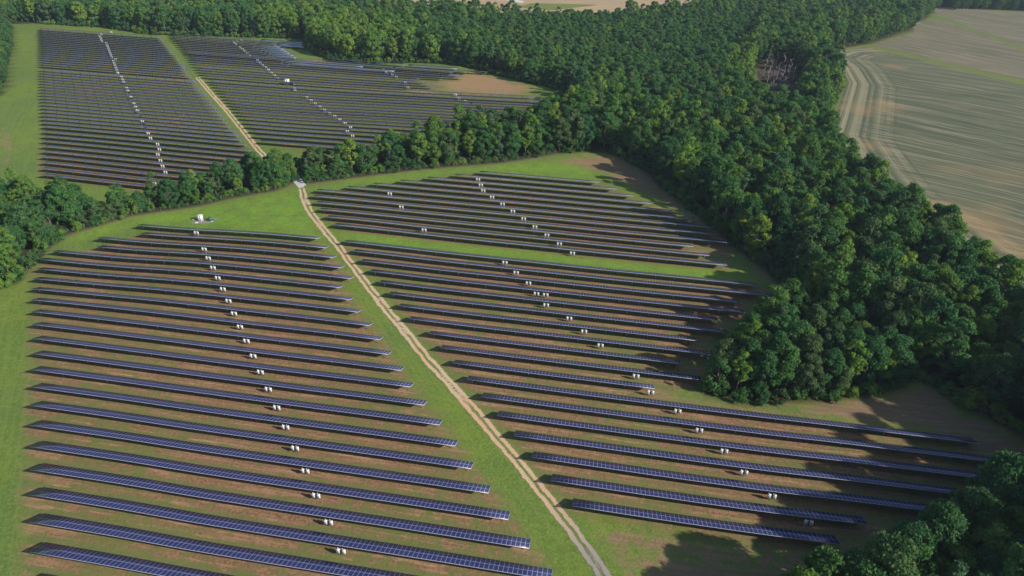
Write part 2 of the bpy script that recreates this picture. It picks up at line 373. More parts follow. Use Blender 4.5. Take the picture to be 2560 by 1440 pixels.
P_CLUMP = [(1755, 985), (1850, 1010), (1950, 1008), (2060, 1004), (2160, 996), (2250, 972), (2295, 945), (2150, 880), (2000, 790), (1985, 735), (1930, 780), (1865, 845), (1815, 890), (1776, 930)]
P_CORNER = [(1720, 1730), (1790, 1610), (1880, 1530), (1990, 1475), (2100, 1435), (2190, 1402), (2270, 1362), (2350, 1318), (2430, 1270), (2510, 1240), (2600, 1220), (3000, 1200), (3400, 1500), (3300, 2200), (1900, 2200)]
P_FARBLOCK = [(2340, 12), (2380, 26), (2470, 24), (2600, 30), (2700, 20), (2700, -60), (2360, -60)]
P_LEFTLINE = [(-60, 60), (28, 66), (34, 110), (22, 160), (14, 230), (2, 240), (-60, 240)]
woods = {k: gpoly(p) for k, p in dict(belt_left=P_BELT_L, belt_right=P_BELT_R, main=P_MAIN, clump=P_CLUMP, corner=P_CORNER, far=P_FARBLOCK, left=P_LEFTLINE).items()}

a_rows = np.zeros(GX.shape)
for p in P_ROWS: a_rows = np.maximum(a_rows, soft(sdist(gpoly(p, 1.0), GX, GY), 3.0))
a_bare = np.zeros(GX.shape); a_red = np.zeros(GX.shape)
for p, st, rd_ in P_BARE:
    w = soft(sdist(gpoly(p), GX, GY), 24.0 if p[0] == (1100, 228) else 9.0) * st
    a_red = np.where(w > a_bare, rd_, a_red); a_bare = np.maximum(a_bare, w)
a_lush = np.zeros(GX.shape)
for p in P_LUSH: a_lush = np.maximum(a_lush, soft(sdist(gpoly(p), GX, GY), 10.0))
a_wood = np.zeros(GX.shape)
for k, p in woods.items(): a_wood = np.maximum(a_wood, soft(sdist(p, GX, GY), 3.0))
fence_lines = [gpoly([(1560, 385), (1610, 425), (1700, 503), (1800, 583), (1900, 666), (1985, 735)]), gpoly([(2295, 945), (2350, 975), (2430, 1025), (2510, 1065), (2620, 1140)]),
               gpoly([(60, 690), (120, 622), (165, 588), (240, 566), (336, 538), (504, 514), (571, 497), (689, 477), (735, 458)]), gpoly([(770, 462), (860, 448), (1065, 423), (1253, 408), (1387, 386)])]
a_edge = np.zeros(GX.shape)
for p in fence_lines: a_edge = np.maximum(a_edge, 1 - np.clip(edge_dist(p, GX, GY, False) / 2.8, 0, 1))

STRIPS = [gpoly(p) for p in ([(2060, 133), (2175, 114), (2300, 137), (2560, 208), (2900, 290)], [(2300, 60), (2345, 28), (2385, 56), (2560, 122), (2900, 210)], [(2280, 78), (2180, 112)], [(2100, 210), (2075, 300), (2062, 330)])]
a_dry = np.zeros(GX.shape)
for p in STRIPS: a_dry = np.maximum(a_dry, 1 - np.clip(edge_dist(p, GX, GY, False) / 40, 0, 1) ** 3)
def ground_material():
    m, nt, out = new_mat("field_ground"); n = N(nt)
    P = n.pos()
    v = n.dot(P, NR); u = n.dot(P, RD)
    rows, bare, red, lush, wood, edge = [n.attr(k) for k in ("rows", "bare", "red", "lush", "wood", "edge")]
    fine = n.noise(P, 1.6, 6.0, .65); mid = n.noise(P, .16, 4.0, .6); big = n.noise(P, .022, 3.0)
    streak = n.noise(n.comb(n.math('MULTIPLY', u, .05), n.math('MULTIPLY', v, .9)), 1.0, 5.0, .65)
    tuft = n.noise(P, .75, 5.0, .7)
    grass = n.mix(n.ramp(mid, .35, .65), (.115, .205, .030), (.175, .250, .036))
    grass = n.mix(n.ramp(big, .38, .62), grass, (.095, .175, .045))
    grass = n.mix(n.math('MULTIPLY', lush, n.ramp(mid, .25, .6)), grass, (.165, .335, .030))
    grass = n.mix(n.math('MULTIPLY', n.ramp(tuft, .42, .66), .62), grass, (.070, .125, .026))
    grass = n.mix(n.math('MULTIPLY', n.ramp(fine, .50, .68), .55), grass, (.26, .29, .08))
    mow = n.noise(n.comb(n.math('MULTIPLY', n.dot(P, (.88, .47, 0)), 1.1), n.math('MULTIPLY', n.dot(P, (-.47, .88, 0)), .03)), 1.0, 3.0, .6)
    grass = n.mix(n.math('MULTIPLY', n.ramp(mow, .46, .58), .35), grass, (.19, .23, .06))
    thin = n.mix(n.ramp(streak, .3, .7), (.185, .172, .078), (.128, .152, .052))
    thin = n.mix(n.math('MULTIPLY', n.ramp(tuft, .45, .75), .5), thin, (.085, .120, .030))
    grass = n.mix(n.math('MULTIPLY', rows, .84), grass, thin)
    soil = n.mix(n.ramp(fine, .36, .64), (.160, .086, .056), (.310, .190, .122))
    soil = n.mix(n.ramp(streak, .50, .72), soil, (.42, .28, .17))
    soil = n.mix(n.math('MULTIPLY', n.ramp(n.noise(P, .45, 5.0, .7), .50, .66), .7), soil, (.150, .140, .055))
    soil = n.mix(n.math('MULTIPLY', red, .5), soil, (.40, .27, .14))
    # bare band along the drip line of every row, broken up by noise
    ph = n.math('DIVIDE', n.math('SUBTRACT', v, row_v(0)), ROW_PITCH)
    fr = n.math('FRACT', n.math('ADD', ph, n.math('MULTIPLY', n.math('SUBTRACT', mid, .5), .25)))
    # fr = 0 at a near edge, rising away from the camera; soil from -0.22 to about +0.5
    band = n.math('MAXIMUM', n.ramp(fr, .76, .92), n.ramp(fr, .60, .42))
    far_green = n.ramp(n.dot(P, NR), 285.0, 320.0)
    thr = n.math('ADD', n.math('ADD', band, n.math('MULTIPLY', n.math('SUBTRACT', streak, .5), 2.4)), n.math('ADD', n.math('MULTIPLY', n.math('SUBTRACT', big, .535), 2.8), n.math('MULTIPLY', n.math('SUBTRACT', n.noise(P, .28, 4.0, .7), .5), 3.2)))
    sb = n.math('MULTIPLY', rows, n.ramp(n.math('SUBTRACT', thr, n.math('MULTIPLY', far_green, .75)), .40, 1.05))
    col = n.mix(sb, grass, soil)
    bm = n.ramp(n.math('ADD', n.math('ADD', bare, n.math('MULTIPLY', n.math('SUBTRACT', n.noise(n.comb(n.math('MULTIPLY', u, .03), n.math('MULTIPLY', v, .12)), 1.0, 4.0, .6), .5), 1.3)), n.math('MULTIPLY', n.math('SUBTRACT', n.noise(P, .33, 6.0, .7), .5), 1.6)), .35, .80)
    bm = n.math('MULTIPLY', bm, n.ramp(bare, .02, .25))
    dull = n.mix(n.ramp(streak, .35, .65), (.19, .135, .085), (.285, .20, .125))
    dull = n.mix(n.math('MULTIPLY', n.ramp(tuft, .5, .7), .5), dull, (.12, .115, .045))
    col = n.mix(bm, col, n.mix(n.ramp(red, .2, .8), dull, soil))
    col = n.mix(n.math('MULTIPLY', edge, .7), col, (.19, .15, .085))
    dryc = n.mix(n.ramp(fine, .35, .65), (.105, .145, .045), (.17, .17, .075))
    col = n.mix(n.math('MULTIPLY', n.attr('dry'), .5), col, dryc)
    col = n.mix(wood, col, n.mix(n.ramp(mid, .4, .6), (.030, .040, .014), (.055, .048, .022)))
    bp = n.bump(n.math('ADD', fine, n.math('MULTIPLY', streak, .5)), .6, .25)
    nt.links.new(n.bsdf(col, .95, 0, .15, bp), out.inputs[0])
    return m
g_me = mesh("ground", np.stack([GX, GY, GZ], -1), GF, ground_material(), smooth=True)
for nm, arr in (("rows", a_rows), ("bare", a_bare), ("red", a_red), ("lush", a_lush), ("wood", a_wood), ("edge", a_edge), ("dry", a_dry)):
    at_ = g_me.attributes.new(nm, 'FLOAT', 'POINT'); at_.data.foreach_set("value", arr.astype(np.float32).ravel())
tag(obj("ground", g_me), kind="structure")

# ------------------------------------------------------------------ ploughed and sown fields
def sheet(name, poly, step, lift, mat, extra=None, mx=6.0):
    x0, y0 = poly.min(0) - mx; x1, y1 = poly.max(0) + mx
    X, Y = np.meshgrid(lin(x0, x1, step), lin(y0, y1, step)); sd = sdist(poly, X, Y)
    n0 = X.shape[1]; i = np.arange(X.shape[0] - 1)[:, None] * n0 + np.arange(n0 - 1)[None, :]
    Q = np.stack([i, i + 1, i + n0 + 1, i + n0], -1).reshape(-1, 4)
    keep = (sd.ravel()[Q] > -.5).any(1); Q = Q[keep]
    used = np.unique(Q); remap = np.full(X.size, -1); remap[used] = np.arange(len(used))
    Xu, Yu, su = X.ravel()[used], Y.ravel()[used], sd.ravel()[used]
    me = mesh(name, np.stack([Xu, Yu, terrain(Xu, Yu) + lift], -1), remap[Q], mat)
    me.attributes.new("inset", 'FLOAT', 'POINT').data.foreach_set("value", su.astype(np.float32))
    if extra is not None: me.attributes.new("along", 'FLOAT', 'POINT').data.foreach_set("value", extra(Xu, Yu).astype(np.float32))
    return tag(obj(name, me), kind="structure")
def crop_material(name, base, base2, pale, angle, warm=.5, hard=True):
    m, nt, out = new_mat(name); n = N(nt)
    P = n.pos(); sd = n.attr("inset"); al = n.attr("along")
    ca, sa = math.cos(angle), math.sin(angle)
    p, q = n.dot(P, (ca, sa, 0)), n.dot(P, (-sa, ca, 0))
    wob = n.noise(P, .012, 2.0)
    q = n.math('ADD', q, n.math('MULTIPLY', wob, 26.0))
    st1 = n.noise(n.comb(n.math('MULTIPLY', p, .010), n.math('MULTIPLY', q, .34)), 1.0, 5.0, .72)
    st2 = n.noise(n.comb(n.math('MULTIPLY', sd, .012), n.math('MULTIPLY', al, .24)), 1.0, 5.0, .65)
    st1f = n.noise(n.comb(n.math('MULTIPLY', p, .05), n.math('MULTIPLY', q, .9)), 1.0, 3.0, .6)
    edge = n.ramp(n.math('ADD', al, n.math('MULTIPLY', n.noise(P, .03, 3.0), 44.0)), 66.0, 34.0)
    st = n.mix(edge, st1, st2)
    big = n.noise(P, .011, 4.0, .6)
    col = n.mix(n.ramp(big, .38, .62), base, base2)
    col = n.mix(n.math('MULTIPLY', n.ramp(st, .48, .58), n.math('ADD', .60, n.math('MULTIPLY', edge, .30))), col, pale)
    col = n.mix(n.math('MULTIPLY', n.ramp(st1f, .4, .7), .3), col, tuple(v * .7 for v in base))
    col = n.mix(n.math('MULTIPLY', n.math('MULTIPLY', n.ramp(n.noise(n.comb(n.math('MULTIPLY', sd, .01), n.math('MULTIPLY', al, .11)), 1.0, 3.0, .6), .50, .58), edge), .34), col, tuple(v * 1.3 for v in pale))
    wm = n.math('MULTIPLY', n.math('MULTIPLY', n.ramp(n.noise(P, .016, 3.0), .55, .68), n.ramp(al, 110.0, 30.0)), warm)
    col = n.mix(wm, col, (.38, .25, .13))
    col = n.mix(n.math('MULTIPLY', n.ramp(n.noise(P, 1.2, 6.0, .7), .45, .75), .35), col, tuple(v * .6 for v in base))
    sh = n.bsdf(col, .95, 0, .1)
    tr = n.node("ShaderNodeBsdfTransparent").outputs[0]
    mx = n.node("ShaderNodeMixShader")
    nt.links.new(n.math('GREATER_THAN', n.math('ADD', sd, n.math('MULTIPLY', n.math('SUBTRACT', n.noise(P, .5, 3.0), .5), 1.5)), 0.0), mx.inputs[0])
    nt.links.new(tr, mx.inputs[1]); nt.links.new(sh, mx.inputs[2]); nt.links.new(mx.outputs[0], out.inputs[0])
    return m
FIELD_EDGE = gpoly([(2400, 128), (2300, 124), (2175, 117), (2100, 122), (2060, 137), (2093, 165), (2113, 205), (2085, 290), (2070, 330), (2105, 400), (2155, 480), (2280, 560), (2395, 650), (2490, 740), (2580, 800), (2760, 900)])
dist_edge = lambda X, Y: edge_dist(FIELD_EDGE, X, Y, False)
F_BIG = gpoly([(2170, 118), (2110, 124), (2062, 140), (2096, 165), (2116, 205), (2090, 290), (2072, 330), (2107, 400), (2158, 480), (2283, 560), (2398, 650), (2493, 740), (2583, 800), (2760, 900), (3300, 900), (3000, 330), (2560, 213), (2420, 180)])
M_CROP = crop_material("sown_field", (.104, .122, .078), (.082, .104, .064), (.33, .305, .21), -.62, .55)
M_CROP2 = crop_material("sown_field_far", (.150, .145, .100), (.120, .126, .082), (.38, .33, .24), -1.0, .5)
M_CROP3 = crop_material("stubble_field", (.42, .30, .19), (.33, .27, .17), (.55, .45, .32), .2, .8)
sheet("crop_field", F_BIG, 3.0, .05, M_CROP, dist_edge)
def far_al(X, Y): return np.full(np.shape(X), 99.0)
sheet("crop_field", gpoly([(2178, 112), (2285, 82), (2282, 60), (2300, 52), (2372, 54), (2400, 70), (2470, 92), (2560, 128), (2800, 190), (3200, 330), (3100, 340), (2560, 200), (2400, 165)]), 4.0, .05, M_CROP2, far_al)
sheet("crop_field", gpoly([(2345, 40), (2335, 22), (2350, 14), (2480, 27), (2700, 36), (3100, 120), (3100, 260), (2800, 180), (2560, 118), (2470, 84), (2410, 64), (2385, 50)]), 4.0, .05, M_CROP2, far_al)
sheet("stubble_field", gpoly([(880, 30), (1050, 28), (1300, 34), (1700, 30), (1790, 18), (1800, -25), (1500, -48), (1200, -50), (880, -55)]), 9.0, .05, M_CROP3, far_al)
M_PALE = crop_material("pale_track", (.62, .60, .56), (.55, .53, .5), (.7, .68, .66), 0, 0)
sheet("farm_road", gpoly([(1268, -6), (1262, 0), (1305, 8), (1312, 4)]), 2.0, .12, M_PALE, far_al, 2)
M_WEED = crop_material("grass_strip", (.17, .20, .05), (.14, .20, .045), (.24, .25, .08), 0, 0)
sheet("grass_strip", gpoly([(1290, 18), (1330, 8), (1500, 12), (1380, 26)]), 4.0, .12, M_WEED, far_al)
sheet("grass_strip", gpoly([(1075, -2), (1100, -10), (1160, -8), (1140, 0)]), 4.0, .12, M_WEED, far_al)

# ------------------------------------------------------------------ dirt track with two ruts, gravel apron
def ribbon(name, left_px, right_px, half, mat, lift=.06):
    pts = [(at(*a)[:2] + at(*b)[:2]) / 2 for a, b in zip(left_px, right_px)]
    gauge = [np.linalg.norm(at(*a)[:2] - at(*b)[:2]) for a, b in zip(left_px, right_px)]
    seg = np.array(pts); L = np.concatenate([[0], np.cumsum(np.hypot(*np.diff(seg, axis=0).T))])
    s = np.arange(0, L[-1], 1.5); C = np.stack([np.interp(s, L, seg[:, 0]), np.interp(s, L, seg[:, 1])], -1)
    ker = np.ones(7) / 7
    Cp = np.pad(C, ((3, 3), (0, 0)), 'edge'); C = np.stack([np.convolve(Cp[:, k], ker, 'valid') for k in (0, 1)], -1)
    T = np.gradient(C, axis=0); T /= np.linalg.norm(T, axis=1)[:, None]; Nn = np.stack([-T[:, 1], T[:, 0]], -1)
    cols = 7; off = np.linspace(-half, half, cols)
    X = C[:, None, 0] + Nn[:, None, 0] * off; Y = C[:, None, 1] + Nn[:, None, 1] * off
    V = np.stack([X, Y, terrain(X, Y) + lift], -1).reshape(-1, 3)
    i = np.arange(len(s) - 1)[:, None] * cols + np.arange(cols - 1)[None, :]
    F = np.stack([i, i + 1, i + cols + 1, i + cols], -1).reshape(-1, 4)
    UVv = np.stack([np.repeat(s, cols), np.tile(off, len(s))], -1)
    me = mesh(name, V, F[:, ::-1].copy(), mat, uv=UVv[F[:, ::-1].ravel()])
    print(name, 'gauge', np.mean(gauge))
    return tag(obj(name, me), kind="structure")
def track_material():
    m, nt, out = new_mat("dirt_ruts"); n = N(nt)
    uv = n.node("ShaderNodeUVMap", uv_map="UVMap").outputs[0]
    sp = n.node("ShaderNodeSeparateXYZ"); nt.links.new(uv, sp.inputs[0])
    s, w = sp.outputs[0], sp.outputs[1]
    P = n.pos(); wob = n.math('MULTIPLY', n.math('SUBTRACT', n.noise(P, .22, 4.0), .5), 1.5)
    d = n.math('ABSOLUTE', n.math('SUBTRACT', n.math('ABSOLUTE', n.math('ADD', w, wob)), .95))
    f = n.ramp(n.math('ADD', d, n.math('MULTIPLY', n.math('SUBTRACT', n.noise(P, 1.1, 5.0, .7), .5), .9)), .76, .40)
    pk = n.ramp(n.noise(P, .045, 2.0), .50, .62)     # stretches where the crown of the track is worn bare too
    f2 = n.math('MULTIPLY', n.math('MULTIPLY', pk, n.ramp(n.math('ABSOLUTE', w), 1.5, .9)), n.ramp(n.noise(P, .8, 4.0), .35, .5))
    f = n.math('MAXIMUM', f, n.math('MULTIPLY', f2, .85))
    col = n.mix(n.ramp(n.noise(P, 1.5, 6.0, .7), .3, .7), (.44, .33, .21), (.62, .49, .34))
    col = n.mix(n.ramp(n.noise(P, .05, 2.0), .5, .65), col, (.56, .37, .24))
    col = n.mix(n.ramp(n.dot(P, (0, 1, 0)), 112.0, 96.0), col, (.30, .28, .25))
    side = n.math('MULTIPLY', n.ramp(n.math('ABSOLUTE', w), 2.9, 2.2), .0)
    mx = n.node("ShaderNodeMixShader"); nt.links.new(n.math('MAXIMUM', f, side), mx.inputs[0])
    nt.links.new(n.node("ShaderNodeBsdfTransparent").outputs[0], mx.inputs[1]); nt.links.new(n.bsdf(col, .95, 0, .1), mx.inputs[2])
    nt.links.new(mx.outputs[0], out.inputs[0])
    return m
M_TRACK = track_material()
RUT_L = [(750, 470), (750.3, 476), (757, 504), (768, 530.6), (789, 555), (807.5, 581), (828, 604), (845, 624), (867.5, 658), (883.6, 680), (927, 737), (974, 797), (1025, 854), (1065, 909), (1115.5, 960), (1172.6, 1023), (1253, 1117), (1354, 1242), (1428, 1336), (1488, 1426), (1540, 1500)]
RUT_R = [(757, 468), (758, 473.4), (768, 502.5), (781, 527), (802, 557), (820.6, 579), (839, 600), (860, 624), (884, 656), (903, 678), (940, 730), (998, 797), (1040, 853), (1085, 904), (1136, 960), (1189, 1023), (1270, 1114), (1374, 1242), (1451.5, 1336), (1515, 1426), (1566, 1500)]
ribbon("dirt_track", RUT_L, RUT_R, 2.9, M_TRACK)
FAR_C = [(493, 193), (521, 226), (562, 271), (586, 300), (614, 335), (640, 368), (662, 392), (700, 420), (742, 452)]
ribbon("dirt_track", [(x - 5, y) for x, y in FAR_C], [(x + 5, y) for x, y in FAR_C], 2.9, M_TRACK)
M_GRAVEL = crop_material("pale_gravel", (.52, .52, .54), (.45, .45, .48), (.66, .66, .68), .3, 0)
sheet("gravel_apron", gpoly([(727, 440), (731, 450), (740, 464), (748, 470), (758, 469), (765, 462), (757, 452), (745, 440)]), 1.0, .09, M_GRAVEL, far_al, 1)
M_GRAVEL2 = crop_material("grey_gravel", (.26, .26, .24), (.22, .23, .19), (.40, .40, .38), .3, 0)
sheet("gravel_pad", gpoly([(474, 556), (484, 560), (520, 558), (549, 547), (545, 543), (520, 547), (494, 551)]), .6, .05, M_GRAVEL2, far_al, 1)
# ------------------------------------------------------------------ solar tracker rows
M_FRAME2 = plain("dull_module_frame", (.20, .23, .26), .5, .3, .5, .05)
def table_mesh(v0, t0, t1, tilt=None):
    """one long table of modules, two deep, following the ground; returned in coordinates round its middle"""
    hi, lo = tilt or (HI, LO)
    tm = (t0 + t1) / 2
    org = tm * RD + (v0 + CHORD_H / 2) * NR
    nseg = max(1, int(round((t1 - t0) / 6.0)))
    ts = np.linspace(t0, t1, nseg + 1)
    zs = terrain(ts * RD[0] + (v0 + CHORD_H / 2) * NR[0], ts * RD[1] + (v0 + CHORD_H / 2) * NR[1])
    z0 = float(zs[len(zs) // 2])
    V = []
    for t, z in zip(ts, zs):
        a = t * RD + v0 * NR; b = t * RD + (v0 + CHORD_H) * NR
        for p, zz in ((a, hi), (b, lo)):
            V.append((p[0] - org[0], p[1] - org[1], z - z0 + zz))
        for p, zz in ((a, hi), (b, lo)):
            V.append((p[0] - org[0], p[1] - org[1], z - z0 + zz - .09))
    F = []; UV = []; MI = []
    def q(a, b, c, d, uv, m): F.append((a, b, c, d)); UV.extend(uv); MI.append(m)
    for i in range(nseg):
        k = 4 * i; n = k + 4; u0, u1 = round((ts[i] - t0)), round((ts[i + 1] - t0))
        u0, u1 = (ts[i] - t0), (ts[i + 1] - t0)
        s_ = round(t1 - t0) / (t1 - t0); u0 *= s_; u1 *= s_
        q(k, n, n + 1, k + 1, [(u0, 0), (u1, 0), (u1, 2), (u0, 2)], 0)
        q(k + 3, n + 3, n + 2, k + 2, [(.5, .5)] * 4, 1)
        q(k + 2, n + 2, n, k, [(0, 0)] * 4, 2)
        q(k + 1, n + 1, n + 3, k + 3, [(0, 0)] * 4, 2)
    q(0, 1, 3, 2, [(0, 0)] * 4, 2); e = 4 * nseg; q(e + 2, e + 3, e + 1, e, [(0, 0)] * 4, 2)
    me = mesh("module_table", V, np.array(F), [M_PANEL, M_BACK, M_FRAME], uv=UV, mi=MI)
    return me, Vector((org[0], org[1], z0)), ts, zs
M_FRAME = plain("module_frame", (.66, .70, .78), .45, .1, .5, .05)
pb = MB()
pb.box(-.09, .09, -.07, -.045, -.35, 1.86); pb.box(-.09, .09, .045, .07, -.35, 1.86); pb.box(-.012, .012, -.045, .045, -.35, 1.86)
pb.box(-.16, .16, -.13, .13, 1.70, 1.92)
POST_ME = pb.mesh("post", [M_STEEL])
ROT = math.atan2(RD[1], RD[0])
FLAT = (2.05, 2.30)
def row_tilt(v0):
    # the trackers lean away from the camera, less and less towards the far side of the site
    i = 23.5533 - (v0 - 158.497) / ROW_PITCH
    T = np.interp(i, [-40, -2, 2, 12, 14, 22], [8.0, 9.0, 14.0, 15.5, 17.0, 21.5])
    return (HI, HI - CHORD_H * math.tan(math.radians(T)))
def tracker(v0, t0, t1, near, label, group, tilt=None):
    tilt = tilt or row_tilt(v0)
    t1 = t0 + max(3, round(t1 - t0))
    me, org, ts, zs = table_mesh(v0, t0, t1, tilt)
    root = empty("solar_tracker_row", org)
    tag(root, label, "solar panel row", group)
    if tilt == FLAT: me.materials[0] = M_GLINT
    if not near: me.materials[2] = M_FRAME2
    obj("module_table", me, root)
    hi, lo = tilt
    hc = (hi + lo) / 2 - .14
    fr = MB()
    for i in range(len(ts) - 1):
        a = Vector(ts[i] * RD + (v0 + CHORD_H / 2) * NR) + Vector((0, 0, zs[i] + hc)) - org
        b = Vector(ts[i + 1] * RD + (v0 + CHORD_H / 2) * NR) + Vector((0, 0, zs[i + 1] + hc)) - org
        fr.tube(a, b, .075, .075, 6)
    n = max(2, int(round((t1 - t0 - 3.0) / 6.8)) + 1)
    pts = np.linspace(t0 + 1.4, t1 - 1.4, n)
    if near:
        # end arms that carry the overhanging modules
        for te in (t0 + .5, t1 - .5):
            c = Vector(te * RD + (v0 + CHORD_H / 2) * NR); z = tz(c[0], c[1])
            a = Vector(te * RD + (v0 + .5) * NR); b = Vector(te * RD + (v0 + CHORD_H - .5) * NR)
            fr.tube(a + Vector((0, 0, z + hi - .30)) - org, b + Vector((0, 0, z + lo + .06)) - org, .05, .05, 5)
        obj("torque_tube", fr.mesh("torque_tube", [M_STEEL]), root)
        for t in pts:
            c = t * RD + (v0 + CHORD_H / 2) * NR; z = tz(c[0], c[1])
            obj("post", POST_ME, root, (c[0] - org[0], c[1] - org[1], z - org[2]), (0, 0, ROT))
    else:
        for t in pts:
            c = Vector(t * RD + (v0 + CHORD_H / 2) * NR) - org; z = float(np.interp(t, ts, zs)) - org[2]
            fr.box(c[0] - .1, c[0] + .1, c[1] - .1, c[1] + .1, z - .3, z + hc)
        obj("support_frame", fr.mesh("support_frame", [M_STEEL]), root)
    return root
def t_of(px, hgt=HI):
    P = at(px[0], px[1], hgt); return float(P @ RD)
G_L, G_R, G_U = "panel rows left of the dirt track in the near field", "panel rows right of the dirt track in the near field", "panel rows in the far corner of the near field"
for k in range(1, 25):
    tracker(row_v(k + 13), t_of(R_LEFT[k]), t_of(R_END[k]), True,
            f"long blue solar panel row left of the dirt track, {ordinal(25 - k)} counted from the front", G_L)
for k in range(1, 19):
    tracker(row_v(k + 13), t_of(L_START[k]), t_of(L_END[k]), True,
            f"blue solar panel row right of the dirt track, {ordinal(19 - k)} counted from the front", G_R)
for k in range(1, 13):
    tracker(row_v(k), t_of(U_START[k]), t_of(U_END[k]), True,
            f"thin solar panel row behind the green grass lane, {ordinal(13 - k)} counted from that lane", G_U)
FLX = [(60, 93), (66, 93), (190, 97), (260, 100), (330, 103), (420, 100), (480, 100)]
FRX = [(60, 300), (84, 300), (91, 398), (127, 428), (150, 447), (187, 472), (195, 481), (215, 492), (240, 517), (329, 585), (383, 634), (412, 636), (432, 560), (446, 500), (458, 440), (468, 400), (480, 400)]
MLX = [(80, 424), (91, 424), (128, 458), (161, 482), (190, 507), (198, 518), (235, 552), (270, 583), (322, 622), (340, 635), (352, 646), (375, 665), (400, 690)]
MRX = [(80, 757), (102, 757), (112, 755), (117, 701), (153, 755), (157, 1168), (230, 1330), (239, 1330), (249, 1361), (256, 1380), (265, 1397), (275, 1395), (300, 1385), (335, 1240), (355, 1100), (378, 1000), (395, 850), (410, 700)]
def cross(v0, curve, lo, hi):
    """where the near edge of a row meets a boundary given as x over y in the photograph"""
    ys = [c[0] for c in curve]; xs = [c[1] for c in curve]
    f = lambda t: (lambda p: p[0] - np.interp(p[1], ys, xs))(to_px(t * RD + v0 * NR + np.array([0, 0, HI + tz(*(t * RD + v0 * NR)[:2])])))
    a, b = lo, hi
    for _ in range(22):
        m = (a + b) / 2
        if f(m) > 0: b = m
        else: a = m
    return (a + b) / 2
def far_t(v0, px):
    ts = np.linspace(-700, 300, 60); xs = [to_px(t * RD + v0 * NR + np.array([0, 0, HI]))[0] for t in ts]
    return float(np.interp(px, xs, ts))
G_FL, G_FM, G_GL = "far panel rows on the left beyond the tree belt", "far panel rows right of the grass lane beyond the tree belt", "pale glinting panel rows at the far wood edge"
fl = FAR_LEFT_ROWS + FAR_LEFT_ROWS2
for n_, i_ in enumerate(fl):
    v0 = row_v(i_)
    a = cross(v0, FLX, far_t(v0, 40), far_t(v0, 180)); b = cross(v0, FRX, a + 5, far_t(v0, 760))
    lower = n_ < len(FAR_LEFT_ROWS)
    tracker(v0, a, b, False, f"distant dark panel row in the far left block, {ordinal(n_ + 1)} counted from the tree belt", G_FL)
ENDX = {-20.0: 1027, -20.92: 1087, -21.92: 1075, -22.9: 1061, -24.1: 1047, -25.1: 1107, -25.98: 1157, -26.91: 1145, -27.86: 1132, -28.6: 1168}
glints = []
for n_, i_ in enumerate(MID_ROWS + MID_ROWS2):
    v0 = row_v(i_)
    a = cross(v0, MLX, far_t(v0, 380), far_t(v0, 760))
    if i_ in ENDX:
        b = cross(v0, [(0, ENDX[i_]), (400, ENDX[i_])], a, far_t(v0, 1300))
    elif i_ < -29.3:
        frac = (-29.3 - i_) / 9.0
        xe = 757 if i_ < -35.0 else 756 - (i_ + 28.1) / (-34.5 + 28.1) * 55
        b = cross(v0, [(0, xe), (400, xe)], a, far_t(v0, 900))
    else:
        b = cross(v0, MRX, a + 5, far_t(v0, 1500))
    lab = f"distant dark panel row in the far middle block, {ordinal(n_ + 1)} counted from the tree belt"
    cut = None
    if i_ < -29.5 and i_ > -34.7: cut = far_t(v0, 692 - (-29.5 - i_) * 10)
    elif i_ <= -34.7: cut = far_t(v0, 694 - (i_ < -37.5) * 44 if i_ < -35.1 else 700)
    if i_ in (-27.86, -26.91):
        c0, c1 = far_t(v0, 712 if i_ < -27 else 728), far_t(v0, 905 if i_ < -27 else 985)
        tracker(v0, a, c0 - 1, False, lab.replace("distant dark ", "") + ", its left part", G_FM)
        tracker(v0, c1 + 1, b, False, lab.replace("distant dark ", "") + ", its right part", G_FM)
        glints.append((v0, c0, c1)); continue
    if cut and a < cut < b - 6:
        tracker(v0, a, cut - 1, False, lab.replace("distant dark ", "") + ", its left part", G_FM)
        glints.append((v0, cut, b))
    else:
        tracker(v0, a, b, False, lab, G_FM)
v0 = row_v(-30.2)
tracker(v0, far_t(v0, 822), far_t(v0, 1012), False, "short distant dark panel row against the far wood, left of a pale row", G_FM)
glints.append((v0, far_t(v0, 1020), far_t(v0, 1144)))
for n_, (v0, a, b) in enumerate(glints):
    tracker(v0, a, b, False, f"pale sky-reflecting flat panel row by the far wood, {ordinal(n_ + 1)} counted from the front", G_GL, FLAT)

# ------------------------------------------------------------------ twin inverter racks
def cab_mesh():
    b = MB(); b.box(-.35, .35, -.20, .20, -.60, .56, 0, .03)
    b.box(-.36, .36, -.21, .22, .56, .60, 0)
    b.box(-.10, .10, -.212, -.195, -.02, .16, 1)
    b.box(-.30, .30, -.208, -.192, -.42, -.36, 1)
    return b.mesh("cabinet", [M_WHITE, M_DARKBOX])
CAB = cab_mesh()
_b = MB(); _b.box(-.20, .20, -.12, .12, -.55, .5, 0, .02); _b.box(-.05, .05, -.15, -.12, -.08, .05, 0); DISC = _b.mesh("switch_box", [M_DARKBOX])
_b = MB(); _b.box(-.035, .035, -.03, .03, -.3, 2.05); RPOST = _b.mesh("post", [M_STEEL])
_b = MB(); _b.box(-1.05, 1.05, -.02, .02, .78, .86); _b.box(-1.05, 1.05, -.02, .02, 1.72, 1.80)
_b.box(-.82, -.70, -.1, .05, 1.86, 2.16); _b.box(.28, .40, -.1, .05, 1.86, 2.16); RAIL = _b.mesh("rail", [M_WHITE])
